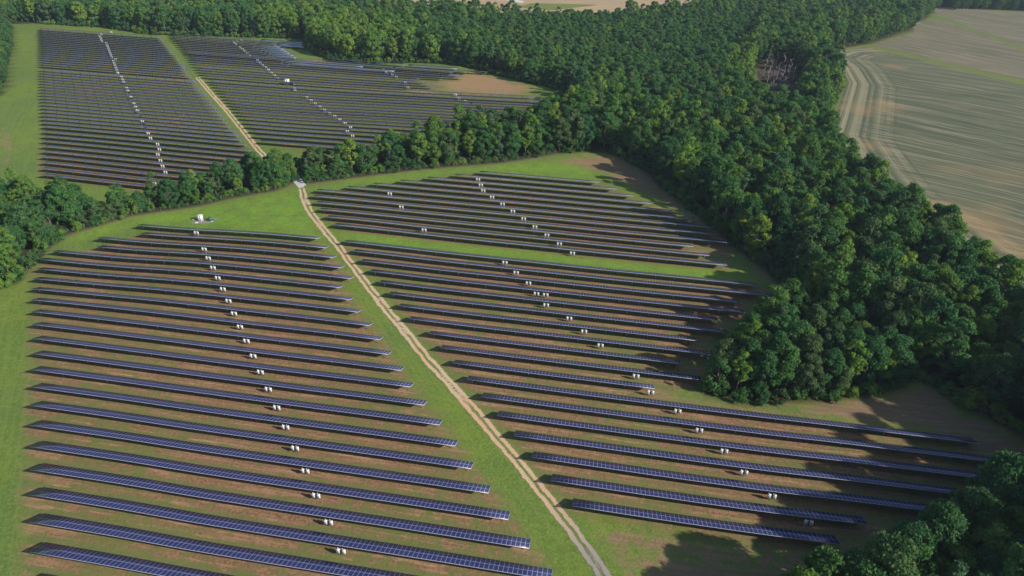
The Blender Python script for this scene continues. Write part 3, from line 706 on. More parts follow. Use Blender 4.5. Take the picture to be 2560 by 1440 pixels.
def rack(loc, rz, label, group, small=False):
    r = empty("inverter_rack", loc, rz); r.scale = (.96, .96, 1.0) if not small else (.85, .85, .95); tag(r, label, "inverter", group)
    for x in (-.64, .66): obj("cabinet", CAB, r, (x, -.22, 1.36))
    obj("switch_box", DISC, r, (.01, -.16, 1.30))
    if not small:
        for x in (-.78, .10, .80): obj("post", RPOST, r, (x, .05, 0))
        obj("rail", RAIL, r)
    else:
        obj("rail", RAIL, r)
        obj("post", RPOST, r, (.10, .05, 0))
    return r
def place_rack(x, y, label, group, row_i=None, small=False):
    P = at(x, y, 1.36)
    if small:
        va = float(at(x, y - 1.5, HI) @ NR); v = min(FAR_V, key=lambda q: abs(q - va)) - .1; d = ray(x, y); P = (v / (d @ NR)) * d
    if row_i is not None:      # stands just in front of its own row
        v = row_v(row_i) - .1; d = ray(x, y); P = (v / (d @ NR)) * d
    rack((P[0], P[1], tz(P[0], P[1])), ROT, label, group, small)
G1, G2, G3 = "twin inverter racks left of the track", "twin inverter racks right of the track", "twin inverter racks behind the green lane"
for x, y, k in INV_R: place_rack(x, y, f"white twin inverter boxes at the {ordinal(25 - k)} panel row from the front left of the track", G1, k + 13)
for x, y, k in INV_L:
    e = ", left" if x == 1341 else (", right" if x == 1364 else "")
    place_rack(x, y, f"white twin inverter boxes at the {ordinal(19 - k)} row from the front right of the track{e}", G2, k + 13)
for x, y, k in INV_U:
    e = ", nearer the track" if x in (974, 1003, 1060) else ""
    place_rack(x, y, f"white twin inverter boxes at the {ordinal(13 - k)} panel row behind the green lane{e}", G3, k)
FAR_V = [row_v(i) for i in fl + MID_ROWS + MID_ROWS2]
FAR_A = [(60 + a / 8, 40 + b / 8) for a, b in [(1540, 340), (1500, 365), (1520, 400), (1535, 435), (1550, 468), (1640, 515), (1655, 555), (1670, 600), (1685, 635), (1700, 675), (1715, 710), (1730, 745), (1745, 785), (1825, 835), (1780, 870), (1795, 910), (1812, 950), (1830, 1000), (1850, 1050), (1870, 1100), (1945, 1185), (1965, 1230), (1985, 1285), (1738, 290)]]
FAR_A += [(60 + a / 8, 200 + b / 8) for a, b in [(2010, 50), (2045, 110), (2070, 170), (2100, 228), (2130, 290), (2160, 350), (2190, 420), (2225, 485), (2255, 548), (2285, 615), (2320, 690), (2355, 770), (2395, 850), (2435, 930), (2475, 1020), (2520, 1110)]]
FAR_A += [(392.5, 353), (396.5, 364.6), (392.5, 377), (399, 391.5), (405, 408), (413, 427), (387, 459)]
FAR_B = [(560 + a / 8, 70 + b / 8) for a, b in [(340, 200), (268, 230), (190, 252), (232, 284), (320, 355), (370, 395), (415, 435), (465, 475), (512, 515), (565, 550), (665, 615), (718, 660), (768, 705), (835, 750), (887, 800), (948, 862), (1012, 915), (1075, 970), (1215, 1028), (1410, 1175), (1418, 1222)]]
FAR_B += [(620 + a / 8, 240 + b / 8) for a, b in [(1175, 0), (1260, 60), (1345, 125), (1440, 190), (1530, 255), (1635, 320), (1735, 382), (1835, 450), (1940, 525), (2050, 608), (1985, 685), (2090, 775)]]
FAR_C2 = [(958, 170.5), (965.5, 176), (980.5, 182), (991, 188.5), (985.5, 167), (1012.5, 201), (1019.5, 214), (1139, 233), (1147.5, 242), (1163, 248), (1179, 254.5), (1196, 262), (1214, 271)]
for lst, nm in ((FAR_A, "far left"), (FAR_B, "far middle"), (FAR_C2, "far right")):
    for n_, (x, y) in enumerate(sorted(lst, key=lambda p: -p[1])):
        place_rack(x, y, f"tiny white inverter pair in the {nm} line of racks, {ordinal(n_ + 1)} counted from the front", f"tiny inverter pairs in the {nm} line", None, True)

# ------------------------------------------------------------------ power cabinets on gravel pads
def power_cabinet(loc, rz, label, s=1.0):
    r = empty("power_cabinet", loc, rz); tag(r, label, "equipment cabinet")
    b = MB(); b.box(-.95, .95, -.75, .75, .12, 2.55, 0, .04); obj("body", b.mesh("body", [M_WHITE]), r)
    b = MB(); b.box(-1.02, 1.02, -.84, .82, 2.56, 2.68, 0, .03); obj("roof", b.mesh("roof", [M_WHITE]), r)
    for x in (-.44, .44):
        b = MB(); b.box(x - .41, x + .41, -.79, -.755, .25, 2.4, 0); d = obj("door", b.mesh("door", [M_WHITE2]), r)
        b = MB(); b.box(x + (-.3 if x > 0 else .24), x + (-.24 if x > 0 else .3), -.83, -.79, 1.2, 1.45, 0); obj("handle", b.mesh("handle", [M_DARKBOX]), d)
    b = MB(); b.box(-1.05, 1.05, -.85, .85, -.1, .12, 0); obj("plinth", b.mesh("plinth", [M_CONC]), r)
    r.scale = (s, s, s); return r
M_WHITE2 = plain("shaded_front_enamel", (.62, .68, .76), .45, 0, .5, .05)  # bluish shade of the white cabinet's front, put into the door colour
def transformer(loc, rz, label, mats=None, s=1.0):
    M = mats or M_GREEN
    r = empty("pad_transformer", loc, rz); tag(r, label, "transformer")
    b = MB(); b.box(-.8, .8, -.2, .7, .1, 1.75, 0, .04); obj("tank", b.mesh("tank", [M]), r)
    b = MB(); b.box(-.72, .72, -.75, -.203, .1, 1.55, 0, .03); obj("terminal_cabinet", b.mesh("terminal_cabinet", [M]), r)
    b = MB()
    for i in range(9): b.box(-.72 + i * .17, -.69 + i * .17, .703, 1.1, .35, 1.5)
    for i in range(7): b.box(.803, 1.15, -.12 + i * .12, -.09 + i * .12, .35, 1.5)
    obj("cooling_fins", b.mesh("cooling_fins", [M]), r)
    b = MB(); b.box(-.95, 1.2, -.85, 1.2, -.1, .1, 0); obj("plinth", b.mesh("plinth", [M_CONC]), r)
    r.scale = (s, s, s); return r
P = at(502, 551); power_cabinet((P[0], P[1], tz(P[0], P[1])), math.radians(-6), "white metal equipment cabinet on the grass beside the green transformer", .92)
P = at(527, 552); transformer((P[0], P[1], tz(P[0], P[1])), math.radians(-14), "dark green transformer box on the gravel pad beside the white cabinet", None, .95)
for x, y, l in ((491, 557, "small white slab on the gravel in front of the white cabinet"), (484, 549, "small pale slab on the grass left of the white cabinet")):
    P = at(x, y); b = MB(); b.box(-.6, .6, -.4, .4, 0, .22, 0, .03)
    tag(obj("concrete_slab", b.mesh("concrete_slab", [M_CONC if x < 487 else M_WHITE]), None, (P[0], P[1], tz(P[0], P[1])), (0, 0, .3)), l, "slab")
P = at(718.5, 211.5); power_cabinet((P[0], P[1], tz(P[0], P[1])), math.radians(-8), "distant white equipment cabinet in the gap between far panel rows", 1.35)
P = at(730, 211.5); transformer((P[0], P[1], tz(P[0], P[1])), math.radians(-8), "distant dark transformer right of the far white cabinet", M_DARKBOX, 1.1)

# ------------------------------------------------------------------ wire fences
def fence_mat():
    m, nt, out = new_mat("galvanised_wire_mesh"); n = N(nt)
    uv = n.node("ShaderNodeUVMap", uv_map="UVMap").outputs[0]
    sp = n.node("ShaderNodeSeparateXYZ"); nt.links.new(uv, sp.inputs[0])
    a = n.math('FRACT', n.math('MULTIPLY', n.math('ADD', sp.outputs[0], sp.outputs[1]), 12.0)); b = n.math('FRACT', n.math('MULTIPLY', n.math('SUBTRACT', sp.outputs[0], sp.outputs[1]), 12.0))
    f = n.math('MAXIMUM', n.math('LESS_THAN', a, .05), n.math('LESS_THAN', b, .05))
    mx = n.node("ShaderNodeMixShader"); nt.links.new(f, mx.inputs[0])
    nt.links.new(n.node("ShaderNodeBsdfTransparent").outputs[0], mx.inputs[1]); nt.links.new(n.bsdf((.10, .11, .12), .6, .2), mx.inputs[2]); nt.links.new(mx.outputs[0], out.inputs[0])
    return m
M_WIRE = fence_mat()
_b = MB(); _b.tube((0, 0, -.3), (0, 0, 2.2), .045, .045, 6); FPOST = _b.mesh("fence_post", [M_WOOD])
def fence(line, label, step=3.6):
    L = np.concatenate([[0], np.cumsum(np.hypot(*np.diff(line, axis=0).T))])
    n = int(L[-1] / step); n = min(n, 99); s = np.linspace(0, L[-1], n + 1)
    X = np.interp(s, L, line[:, 0]); Y = np.interp(s, L, line[:, 1]); Z = terrain(X, Y)
    r = empty("wire_fence", (X[0], Y[0], Z[0])); tag(r, label, "fence", "wire fences round the near solar field")
    V = []; F = []; UV = []
    for i in range(n + 1):
        V += [(X[i] - X[0], Y[i] - Y[0], Z[i] - Z[0] + .05), (X[i] - X[0], Y[i] - Y[0], Z[i] - Z[0] + 2.1)]
        if i: F.append((2 * i - 2, 2 * i, 2 * i + 1, 2 * i - 1)); UV += [(s[i - 1], 0), (s[i], 0), (s[i], 2), (s[i - 1], 2)]
        obj("fence_post", FPOST, r, (X[i] - X[0], Y[i] - Y[0], Z[i] - Z[0]))
    obj("wire_mesh", mesh("wire_mesh", V, np.array(F), [M_WIRE], uv=UV), r)
for ln, lb in zip(fence_lines, ("wire fence along the main wood on the right of the near field", "wire fence along the wood beside the brown clearing",
                                "wire fence in front of the left tree belt", "wire fence in front of the right tree belt")): fence(ln, lb)

# ------------------------------------------------------------------ far buildings
def shed(loc, rz, w, d, h, label):
    r = empty("warehouse", loc, rz); tag(r, label, "building")
    b = MB(); b.box(-w / 2, w / 2, -d / 2, d / 2, 0, h); obj("wall", b.mesh("wall", [M_WALL]), r)
    b = MB(); e = .6
    V = [(-w / 2 - e, -d / 2 - e, h + .05), (w / 2 + e, -d / 2 - e, h + .05), (w / 2 + e, d / 2 + e, h + .05), (-w / 2 - e, d / 2 + e, h + .05), (-w / 2 - e, 0, h + d * .09), (w / 2 + e, 0, h + d * .09)]
    b.add(V, [(0, 1, 5, 4), (2, 3, 4, 5), (0, 4, 3), (1, 2, 5), (0, 3, 2, 1)]); obj("roof", b.mesh("roof", [M_ROOF]), r)
    b = MB()
    for i in range(4): b.box(-w * .35 + i * w * .22, -w * .35 + i * w * .22 + 4, -d / 2 - .1, -d / 2 - .02, 0, 4.5)
    obj("door", b.mesh("door", [M_WHITE]), r) if False else None
    for i in range(3):
        b = MB(); b.box(-w * .3 + i * w * .25, -w * .3 + i * w * .25 + 4, -d / 2 - .12, -d / 2 - .003, .1, 4.5); obj("loading_door", b.mesh("loading_door", [M_WHITE]), r)
P = at(690, 12); shed((P[0], P[1] + 30, 0), -.1, 62, 40, 9, "large white metal warehouse roof behind the far wood on the left")
P = at(75, 6); shed((P[0], P[1] + 12, 0), .1, 10, 9, 8, "small white roofed building behind the wood at the top left")
P = at(841, 8); shed((P[0], P[1] + 14, 0), .2, 12, 10, 8, "small cream building behind the far wood, right of the warehouse")
# ------------------------------------------------------------------ trees
rs = np.random.RandomState(7)
def crown_mesh(name, seed, h, rx, base, nlobe, nleaf, leaf, mat, shape="round", lobe_r=(.13, .33)):
    r = np.random.RandomState(seed)
    top = h; mid = (top + base) / 2; hz = (top - base) / 2
    C = []; Rr = []
    for i in range(nlobe):
        zf = r.uniform(-1, 1) if shape != "cone" else 1 - 2 * r.uniform(0, 1) ** .6
        ang = i * 2.4 + r.uniform(-.5, .5)
        if shape == "round": env = math.sqrt(max(.05, 1 - (zf * .92) ** 2)) * (1.08 if zf < 0 else .95)
        elif shape == "tall": env = max(.22, 1 - abs(zf) ** 2.2 * .75)
        elif shape == "cone": env = max(.12, (1 - zf) / 2 + .08)
        else: env = math.sqrt(max(.1, 1 - zf * zf))
        lr = rx * r.uniform(*lobe_r) * (1.0 if shape != "cone" else .9)
        rad = max(0.0, rx * env - lr * .75) * (r.uniform(.55, 1.0) ** .6)
        C.append((rad * math.cos(ang), rad * math.sin(ang), mid + zf * (hz - lr * .7))); Rr.append(lr)
    C.append((0, 0, top - rx * .25)); Rr.append(rx * .30)
    C = np.array(C); Rr = np.array(Rr)
    w = Rr ** 2; w /= w.sum()
    L = r.choice(len(C), nleaf, p=w)
    d = r.normal(size=(nleaf, 3)); d /= np.linalg.norm(d, axis=1)[:, None]
    ctr = np.array([0, 0, mid - hz * .25]); od = C[L] - ctr; od /= np.linalg.norm(od, axis=1)[:, None] + 1e-6
    flip = (d * od).sum(1) < -.25; d[flip] *= -1
    sq = np.array([1, 1, .78])
    p = C[L] + d * sq * (Rr[L] * r.uniform(.72, 1.06, nleaf) ** .8)[:, None]
    p += r.normal(size=p.shape) * .26
    nrm = d * sq + r.normal(size=d.shape) * .55 + np.array([0, 0, .25]); nrm /= np.linalg.norm(nrm, axis=1)[:, None]
    a = np.cross(nrm, r.normal(size=d.shape)); a /= np.linalg.norm(a, axis=1)[:, None]; b = np.cross(nrm, a)
    sz = leaf * r.uniform(.55, 1.25, nleaf)[:, None]
    V = np.stack([p - a * sz, p + b * sz * .62, p + a * sz, p - b * sz * .62], 1).reshape(-1, 3)
    F = np.arange(nleaf * 4).reshape(-1, 4)
    return mesh(name, V, F, mat), C, Rr
def trunk_mesh(seed, h, r0, C, mat, lean=.03, n_limb=7):
    r = random.Random(seed); b = MB()
    pts = [Vector((0, 0, -.3))]; rad = [r0 * 1.25]
    for i in range(1, 7):
        f = i / 6; pts.append(Vector((r.uniform(-1, 1) * lean * h * f, r.uniform(-1, 1) * lean * h * f, h * .86 * f))); rad.append(r0 * (1 - f) ** .8 + .03)
    b.path(pts, rad, 7)
    order = sorted(range(len(C)), key=lambda k: -abs(C[k][0]) - abs(C[k][1]))[:n_limb]
    for k in order:
        q = Vector(C[k]); s = pts[max(1, min(5, int(6 * max(.1, (q.z - h * .18)) / (h * .86))))]
        m = (s + q) / 2 + Vector((0, 0, -.03 * h)); b.path([s, m, q], [r0 * .42, r0 * .28, r0 * .10], 5)
    return b.mesh("trunk", [mat])
KINDS = []   # crown mesh, trunk mesh, height, radius, words, leafiness
def kind(seed, h, rx, base, nlobe, nleaf, leaf, mat, shape, r0, words):
    c, C, Rr = crown_mesh("crown", seed, h, rx, base, nlobe, nleaf, leaf, mat, shape)
    KINDS.append((c, trunk_mesh(seed, h, r0, C, M_WOOD), h, rx, words))
kind(11, 17, 5.6, 2.5, 44, 6600, .36, M_LEAF, "round", .28, "broad rounded")
kind(12, 18, 4.6, 3.0, 38, 5600, .34, M_LEAF, "tall", .26, "tall upright")
kind(13, 15, 5.2, 2.0, 30, 5200, .36, M_LEAF, "round", .25, "spreading")
kind(14, 19, 4.2, 5.5, 30, 4400, .34, M_LEAF2, "tall", .24, "slim yellow-green")
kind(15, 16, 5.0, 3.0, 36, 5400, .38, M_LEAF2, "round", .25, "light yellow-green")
kind(16, 15, 3.2, 2.0, 24, 3600, .30, M_NEEDLE, "cone", .2, "pointed grey-green")
kind(17, 10, 3.0, 1.2, 16, 2400, .30, M_LEAF, "tall", .14, "young narrow")
kind(18, 17, 5.0, 1.5, 48, 6400, .34, M_LEAF, "round", .27, "dense dark")
kind(19, 3.6, 2.1, .1, 12, 1500, .24, M_LEAF, "bush", .08, "low leafy")
kind(20, 2.8, 1.7, .1, 10, 1100, .24, M_LEAF2, "bush", .06, "low pale")

def scatter(poly, gap, rr, jitter=.42, margin=1.0):
    x0, y0 = poly.min(0); x1, y1 = poly.max(0)
    X, Y = np.meshgrid(np.arange(x0, x1, gap), np.arange(y0, y1, gap * .9)); X[::2] += gap / 2
    X = X + rr.uniform(-1, 1, X.shape) * gap * jitter; Y = Y + rr.uniform(-1, 1, Y.shape) * gap * jitter
    k = sdist(poly, X, Y) > margin
    return np.stack([X[k], Y[k]], -1)
def in_frame(x, y, h, pad=60):
    p = to_px((x, y, h)); q = to_px((x, y, 0))
    return -pad < p[0] < PW + 620 and p[1] < PH + 90 and q[1] > -40
P_DEAD = gpoly([(1865, 215), (1870, 172), (1905, 152), (1985, 152), (2005, 200), (1995, 262), (1950, 292), (1895, 285)])
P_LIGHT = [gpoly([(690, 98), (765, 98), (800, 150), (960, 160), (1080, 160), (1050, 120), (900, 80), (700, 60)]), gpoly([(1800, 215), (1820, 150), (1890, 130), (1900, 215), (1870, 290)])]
P_PLANT = gpoly([(1150, 100), (1250, 60), (1900, 55), (1870, 130), (1850, 250), (1700, 340), (1420, 230), (1200, 160)])
TREES = []   # x, y, kind, scale, zscale, rot, region
def put(pts, region, weights, smin, smax, rr, hs=1.0):
    ks = list(weights); ws = np.array([weights[k] for k in ks], float); ws /= ws.sum()
    for x, y in pts:
        k = int(rr.choice(ks, p=ws))
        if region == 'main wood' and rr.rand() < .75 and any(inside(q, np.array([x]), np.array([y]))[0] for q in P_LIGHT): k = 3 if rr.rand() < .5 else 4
        s = smin + (smax - smin) * rr.rand() ** 1.3 * (1.25 if rr.rand() < .12 else 1)
        TREES.append([x, y, k, s, s * hs * rr.uniform(.88, 1.14), rr.uniform(0, 6.283), region])
W_MIX = {0: 3, 1: 3, 2: 2, 3: 1.3, 4: 1, 5: 1, 7: 3}
put(scatter(woods["belt_left"], 5.6, rs, margin=2.2), "left belt", {0: 2, 1: 1.5, 2: 3, 3: .5, 4: 1, 6: 3, 7: 2}, .45, .78, rs)
put(scatter(woods["belt_right"], 6.2, rs, margin=2.6), "right belt", {0: 2, 1: 3, 2: 1.5, 3: 1.6, 4: .8, 5: .8, 7: 2}, .78, 1.18, rs)
put(scatter(woods["clump"], 5.6, rs, margin=2.2), "wood spur", {0: 2.5, 1: 2, 2: 2, 3: 1, 4: 1.2, 5: .8, 7: 2.5}, .68, 1.02, rs)
put(scatter(woods["corner"], 6.4, rs, margin=2.2), "corner wood", {0: 3, 1: 2, 2: 2, 4: 1.5, 5: .6, 7: 3}, .85, 1.15, rs)
put(scatter(woods["far"], 8.5, rs), "far wood", W_MIX, .8, 1.1, rs)
put(scatter(woods["left"], 5.0, rs, margin=.5), "left line", {2: 1, 6: 2, 7: 1}, .4, .6, rs)
mp = scatter(woods["main"], 6.9, rs, margin=2.4)
pl = inside(P_PLANT, mp[:, 0], mp[:, 1]); dd = inside(P_DEAD, mp[:, 0], mp[:, 1])
far_ = mp[:, 1] > 560
put(mp[~pl & ~dd & ~far_], "main wood", W_MIX, .84, 1.26, rs)
put(mp[~pl & ~dd & far_], "main wood", {0: 2, 1: 3, 2: 1, 3: 1.6, 4: 1.2, 5: .8, 7: 2}, .9, 1.3, rs)
p2 = scatter(woods["main"], 4.9, rs, margin=3.0)
put(p2[inside(P_PLANT, p2[:, 0], p2[:, 1]) & ~inside(P_DEAD, p2[:, 0], p2[:, 1])], "main wood", {1: 2, 6: 5, 5: 1, 4: .6, 2: .8}, .62, .95, rs)
for x, y, k, s in ((690, 470, 1, .92), (668, 474, 0, .74), (648, 474, 7, .62), (712, 462, 2, .72), (727, 450, 0, .6), (724, 436, 7, .62), (752, 428, 7, .55), (742, 420, 2, .5), (776, 452, 0, .55), (792, 449, 7, .6), (812, 446, 2, .6), (770, 438, 2, .52),
                   (852, 438, 1, 1.12), (1050, 418, 3, 1.05), (170, 560, 0, .95), (75, 600, 0, .9)):
    P = at(x, y); TREES.append([P[0], P[1], k, s, s, x * 1.7 % 6.28, "right belt" if x > 740 else "left belt"])
TREES = [t for t in TREES if in_frame(t[0], t[1], KINDS[t[2]][2] * t[4])]
for t in TREES:      # the right belt is lower near the track
    if t[6] == 'right belt':
        q_ = float(np.interp(to_px((t[0], t[1], 0))[0], [760, 1000, 1120], [.70, .80, 1.0])); t[3] *= .5 + q_ / 2; t[4] *= q_
for t in TREES:      # the wood beyond the right edge of the picture is the tallest
    if to_px((t[0], t[1], 0))[0] > PW + 40: t[3] *= 1.2; t[4] *= 1.45
def shows(t):
    h = KINDS[t[2]][2] * t[4]; p = to_px((t[0], t[1], h)); q = to_px((t[0], t[1], h * .3))
    if not (-30 < p[0] < PW + 30 and p[1] < PH - 15): return 0
    d = math.hypot(t[0], t[1])
    return KINDS[t[2]][3] * t[3] * h / d ** 2
rank = sorted(TREES, key=lambda t: -shows(t))
# crude hidden test: a tree whose top is covered by nearer, taller neighbours shows little
arr = np.array([[t[0], t[1], KINDS[t[2]][2] * t[4]] for t in TREES])
def hidden(t):
    h = KINDS[t[2]][2] * t[4]; d = math.hypot(t[0], t[1]); ux, uy = t[0] / d, t[1] / d
    rx = arr[:, 0] - t[0]; ry = arr[:, 1] - t[1]
    al = -(rx * ux + ry * uy); ac = np.abs(rx * uy - ry * ux)
    slope = CAM_H / d
    m = (al > 1.5) & (al < 14) & (ac < 2.6)
    return bool((arr[m, 2] * .92 > h * .97 + al[m] * slope).sum() > 0)
IND = []
for t in rank:
    if len(IND) >= 292: break
    if shows(t) > 0 and not hidden(t): IND.append(t)
ids = {id(t) for t in IND}
REST = [t for t in TREES if id(t) not in ids]
print("trees", len(TREES), "single", len(IND))
WHERE = {"left belt": "in the left tree belt", "right belt": "in the right tree belt", "wood spur": "in the wood spur",
         "corner wood": "in the bottom corner wood", "main wood": "in the main wood", "far wood": "in the far wood", "left line": "in the left hedge line"}
cnt = {}
for t in sorted(IND, key=lambda t: to_px((t[0], t[1], 0))[0]):
    key = (t[6], t[2]); cnt[key] = cnt.get(key, 0) + 1
    c, tr, h, rx, words = KINDS[t[2]]
    r = empty("tree", (t[0], t[1], tz(t[0], t[1])), t[5])
    r.scale = (t[3], t[3], t[4])
    tag(r, f"{words} tree {WHERE[t[6]]}, {ordinal(cnt[key])} such from the left", "tree", f"trees {WHERE[t[6]]}")
    obj("trunk", tr, r); obj("crown", c, r)

# shrubs along the foot of the woods: single bushes where they show, the rest goes with the forest mass
SHR = []
def along(line, gap, off, rr):
    L = np.concatenate([[0], np.cumsum(np.hypot(*np.diff(line, axis=0).T))]); s = np.arange(0, L[-1], gap)
    X = np.interp(s, L, line[:, 0]) + rr.normal(0, .8, len(s)); Y = np.interp(s, L, line[:, 1]) + rr.normal(0, .8, len(s)) + off
    return np.stack([X, Y], -1)
bl = gpoly([(-20, 726), (45, 705), (68, 668), (120, 621), (165, 587), (240, 564), (336, 536), (504, 512), (571, 495), (689, 475), (730, 455)])
br = gpoly([(768, 459), (860, 446), (1065, 421), (1253, 406), (1387, 384), (1471, 379)])
cl = gpoly([(1770, 984), (1850, 1008), (1950, 1006), (2060, 1002), (2160, 994), (2250, 970), (2300, 943)])
for ln, where, g in ((bl, "left tree belt", 3.3), (br, "right tree belt", 4.3), (cl, "wood spur", 2.9)):
    q = along(ln, g, 1.6, rs)
    for n_, (x, y) in enumerate(sorted(q.tolist(), key=lambda p: p[0])):
        k = 8 if rs.rand() < .7 else 9; s = rs.uniform(.7, 1.35)
        r = empty("shrub", (x, y, tz(x, y)), rs.uniform(0, 6.28)); r.scale = (s, s, s * rs.uniform(.8, 1.3))
        tag(r, f"{KINDS[k][4]} bush at the foot of the {where}, {ordinal(n_ + 1)} from the left", "bush", f"bushes at the foot of the {where}")
        obj("foliage", KINDS[k][0], r)
for ln, g in ((gpoly([(1530, 385), (1620, 425), (1700, 500), (1800, 578), (1900, 660), (1985, 728)]), 4.0), (gpoly([(100, 60), (275, 70), (358, 86), (400, 88), (765, 98), (768, 118), (792, 138), (830, 152), (940, 159), (1040, 157), (1144, 163), (1205, 176), (1290, 200), (1380, 220), (1432, 242)]), 4.6),
              (gpoly([(2300, 945), (2350, 972), (2430, 1022), (2510, 1062), (2620, 1136)]), 3.2), (gpoly([(2062, 135), (2088, 168), (2104, 205), (2070, 290), (2060, 330), (2097, 400)]), 5.0)):
    for x, y in along(ln, g, 1.5, rs): REST.append([x, y, 8 if rs.rand() < .6 else 9, rs.uniform(.8, 1.9), rs.uniform(.8, 1.9), rs.uniform(0, 6.28), "rest"])

# bare dead trees in the wet hollow
def dead_mesh(seed, h):
    r = random.Random(seed); b = MB(); pts = [Vector((r.uniform(-.25, .25) * i, r.uniform(-.25, .25) * i, -.3 + (h + .3) * i / 6)) for i in range(7)]
    b.path(pts, [.24 * (1 - i / 7.5) for i in range(7)], 6)
    for i in range(16):
        f = r.uniform(.3, .98); k = int(f * 6); s = pts[k]; a = r.uniform(0, 6.28); L = r.uniform(1.2, 3.4) * (1.15 - f * .6)
        e = s + Vector((math.cos(a) * L, math.sin(a) * L, L * r.uniform(.5, 1.1))); m = (s + e) / 2 + Vector((0, 0, -.15 * L))
        b.path([s, m, e], [.08, .055, .02], 4)
        for j in range(3):
            a2 = a + r.uniform(-1, 1); e2 = m + Vector((math.cos(a2), math.sin(a2), .8)) * L * .5; b.tube(m, e2, .035, .012, 4)
    return b.mesh("trunk", [M_DEAD])
DM = [dead_mesh(50 + i, h) for i, h in enumerate((15, 11, 13))]
dp = [(1908, 172), (1918, 185), (1925, 160), (1933, 178), (1942, 170), (1949, 186), (1957, 176), (1966, 184), (1972, 168), (1980, 182), (1960, 200), (1944, 206), (1930, 212), (1915, 222), (1955, 150), (1940, 140), (1918, 145)]
for n_, (x, y) in enumerate(sorted(dp)):
    P = at(x, y + 22); o = obj("dead_tree", DM[n_ % 3], None, (P[0], P[1], tz(P[0], P[1])), (0, 0, n_ * 1.7)); s = .75 + .06 * (n_ * 7 % 6); o.scale = (s, s, s)
    tag(o, f"bare grey dead tree in the hollow of the main wood, {ordinal(n_ + 1)} from the left", "dead tree", "bare dead trees in the wood hollow")
def haze_bush():
    r = np.random.RandomState(5); n = 900; d = r.normal(size=(n, 3)); d /= np.linalg.norm(d, axis=1)[:, None]
    p = d * np.array([2.6, 2.6, 2.4]) * r.uniform(.3, 1, n)[:, None] + np.array([0, 0, 2.6])
    a = r.normal(size=(n, 3)); a[:, 2] = np.abs(a[:, 2]) + 1.0; a /= np.linalg.norm(a, axis=1)[:, None]; b = np.cross(a, r.normal(size=(n, 3))); b /= np.linalg.norm(b, axis=1)[:, None]
    V = np.stack([p - a * .5, p + b * .03, p + a * .5, p - b * .03], 1).reshape(-1, 3)
    return mesh("twigs", V, np.arange(n * 4).reshape(-1, 4), [plain("mauve_twigs", (.22, .17, .19), .9, 0, .2)])
HB = haze_bush()
for n_, (x, y) in enumerate([(1878, 196), (1888, 206), (1893, 190), (1925, 196), (1935, 190), (1948, 226), (1958, 220), (1965, 232), (1952, 236), (2010, 196)]):
    P = at(x, y + 8); o = obj("leafless_bush", HB, None, (P[0], P[1], 0), (0, 0, n_)); s = 1.3 + .15 * (n_ % 4); o.scale = (s, s, s * 1.1)
    tag(o, f"mauve-grey leafless thicket in the hollow of the main wood, {ordinal(n_ + 1)} from the left", "bush", "mauve leafless thickets in the wood hollow")

# the rest of the wood: one object, its trees placed by geometry nodes from the crowns above
SRC = {}
for o in bpy.data.objects:
    if o.data in [k[0] for k in KINDS]: SRC.setdefault([k[0] for k in KINDS].index(o.data), [None, None])[0] = o
    if o.data in [k[1] for k in KINDS] and o.data is not None: SRC.setdefault([k[1] for k in KINDS].index(o.data), [None, None])[1] = o
missing = [k for k in range(len(KINDS)) if k not in SRC]
print("missing kinds", missing)
for t in REST:
    if t[2] in missing: t[2] = 6 if 6 in SRC else 0
V = np.array([[t[0], t[1], 0] for t in REST]); V[:, 2] = terrain(V[:, 0], V[:, 1])
fm = bpy.data.meshes.new("forest"); fm.vertices.add(len(V)); fm.vertices.foreach_set("co", V.astype(np.float32).ravel())
fm.attributes.new("pick", 'INT', 'POINT').data.foreach_set("value", np.array([t[2] for t in REST], np.int32))
fm.attributes.new("turn", 'FLOAT_VECTOR', 'POINT').data.foreach_set("vector", np.array([[0, 0, t[5]] for t in REST], np.float32).ravel())
fm.attributes.new("size", 'FLOAT_VECTOR', 'POINT').data.foreach_set("vector", np.array([[t[3], t[3], t[4]] for t in REST], np.float32).ravel())
forest = obj("forest", fm)
tag(forest, "broad dark green wood filling the ground between the solar fields and the crop field", "wood", kind="stuff")
ng = bpy.data.node_groups.new("wood_scatter", 'GeometryNodeTree')
ng.interface.new_socket("Geometry", in_out='INPUT', socket_type='NodeSocketGeometry'); ng.interface.new_socket("Geometry", in_out='OUTPUT', socket_type='NodeSocketGeometry')
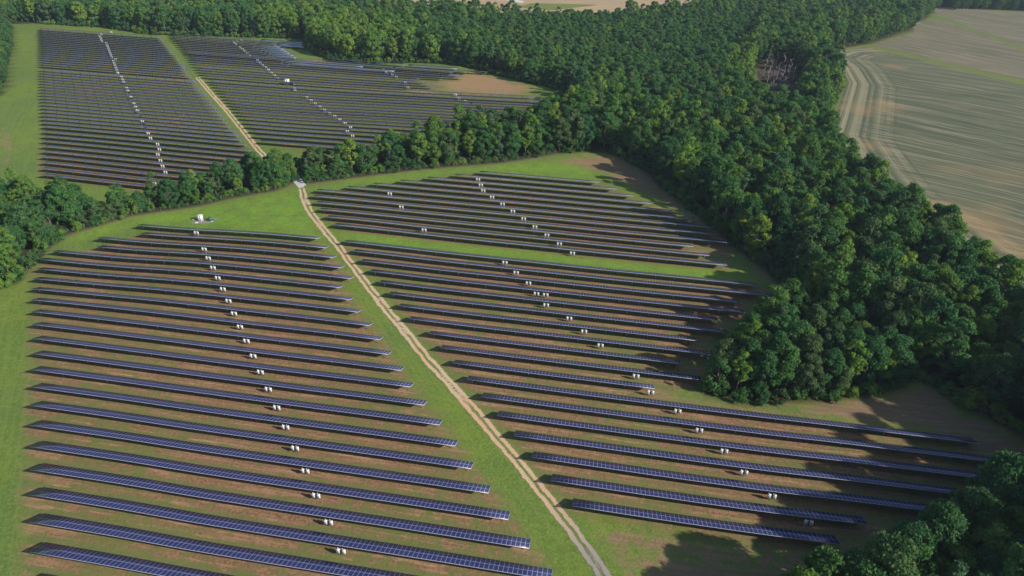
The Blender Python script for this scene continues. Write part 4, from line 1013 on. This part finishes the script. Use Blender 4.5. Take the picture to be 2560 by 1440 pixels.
gi = ng.nodes.new("NodeGroupInput"); go = ng.nodes.new("NodeGroupOutput"); jn = ng.nodes.new("GeometryNodeJoinGeometry")
def named(name, dt):
    n = ng.nodes.new("GeometryNodeInputNamedAttribute"); n.data_type = dt; n.inputs[0].default_value = name
    return n.outputs[0]
pick, turn, size = named("pick", 'INT'), named("turn", 'FLOAT_VECTOR'), named("size", 'FLOAT_VECTOR')
for k in sorted(SRC):
    ip = ng.nodes.new("GeometryNodeInstanceOnPoints"); ng.links.new(gi.outputs[0], ip.inputs["Points"])
    eq = ng.nodes.new("FunctionNodeCompare"); eq.data_type = 'INT'; eq.operation = 'EQUAL'
    ng.links.new(pick, eq.inputs[2]); eq.inputs[3].default_value = k
    ng.links.new(eq.outputs[0], ip.inputs["Selection"])
    src = ng.nodes.new("GeometryNodeJoinGeometry")
    for o in SRC[k]:
        if o is None: continue
        oi = ng.nodes.new("GeometryNodeObjectInfo"); oi.transform_space = 'ORIGINAL'; oi.inputs[0].default_value = o; ng.links.new(oi.outputs["Geometry"], src.inputs[0])
    ng.links.new(src.outputs[0], ip.inputs["Instance"])
    e2r = ng.nodes.new("FunctionNodeEulerToRotation"); ng.links.new(turn, e2r.inputs[0]); ng.links.new(e2r.outputs[0], ip.inputs["Rotation"])
    ng.links.new(size, ip.inputs["Scale"]); ng.links.new(ip.outputs[0], jn.inputs[0])
ng.links.new(jn.outputs[0], go.inputs[0])
md = forest.modifiers.new("scatter", 'NODES'); md.node_group = ng

# ------------------------------------------------------------------ summer haze
def haze(density):
    m, nt, out = new_mat("thin_haze")
    v = nt.nodes.new("ShaderNodeVolumePrincipled"); v.inputs["Color"].default_value = (.60, .76, 1.0, 1)
    v.inputs["Density"].default_value = density; v.inputs["Anisotropy"].default_value = .1
    nt.links.new(v.outputs[0], out.inputs["Volume"])
    b = MB(); b.box(-4010, 4010, -1510, 5010, -9.0, CAM_H + 4)
    o = obj("haze", b.mesh("haze", [m])); tag(o, "thin blue summer haze over the fields", "haze", kind="stuff")
haze(.00008)
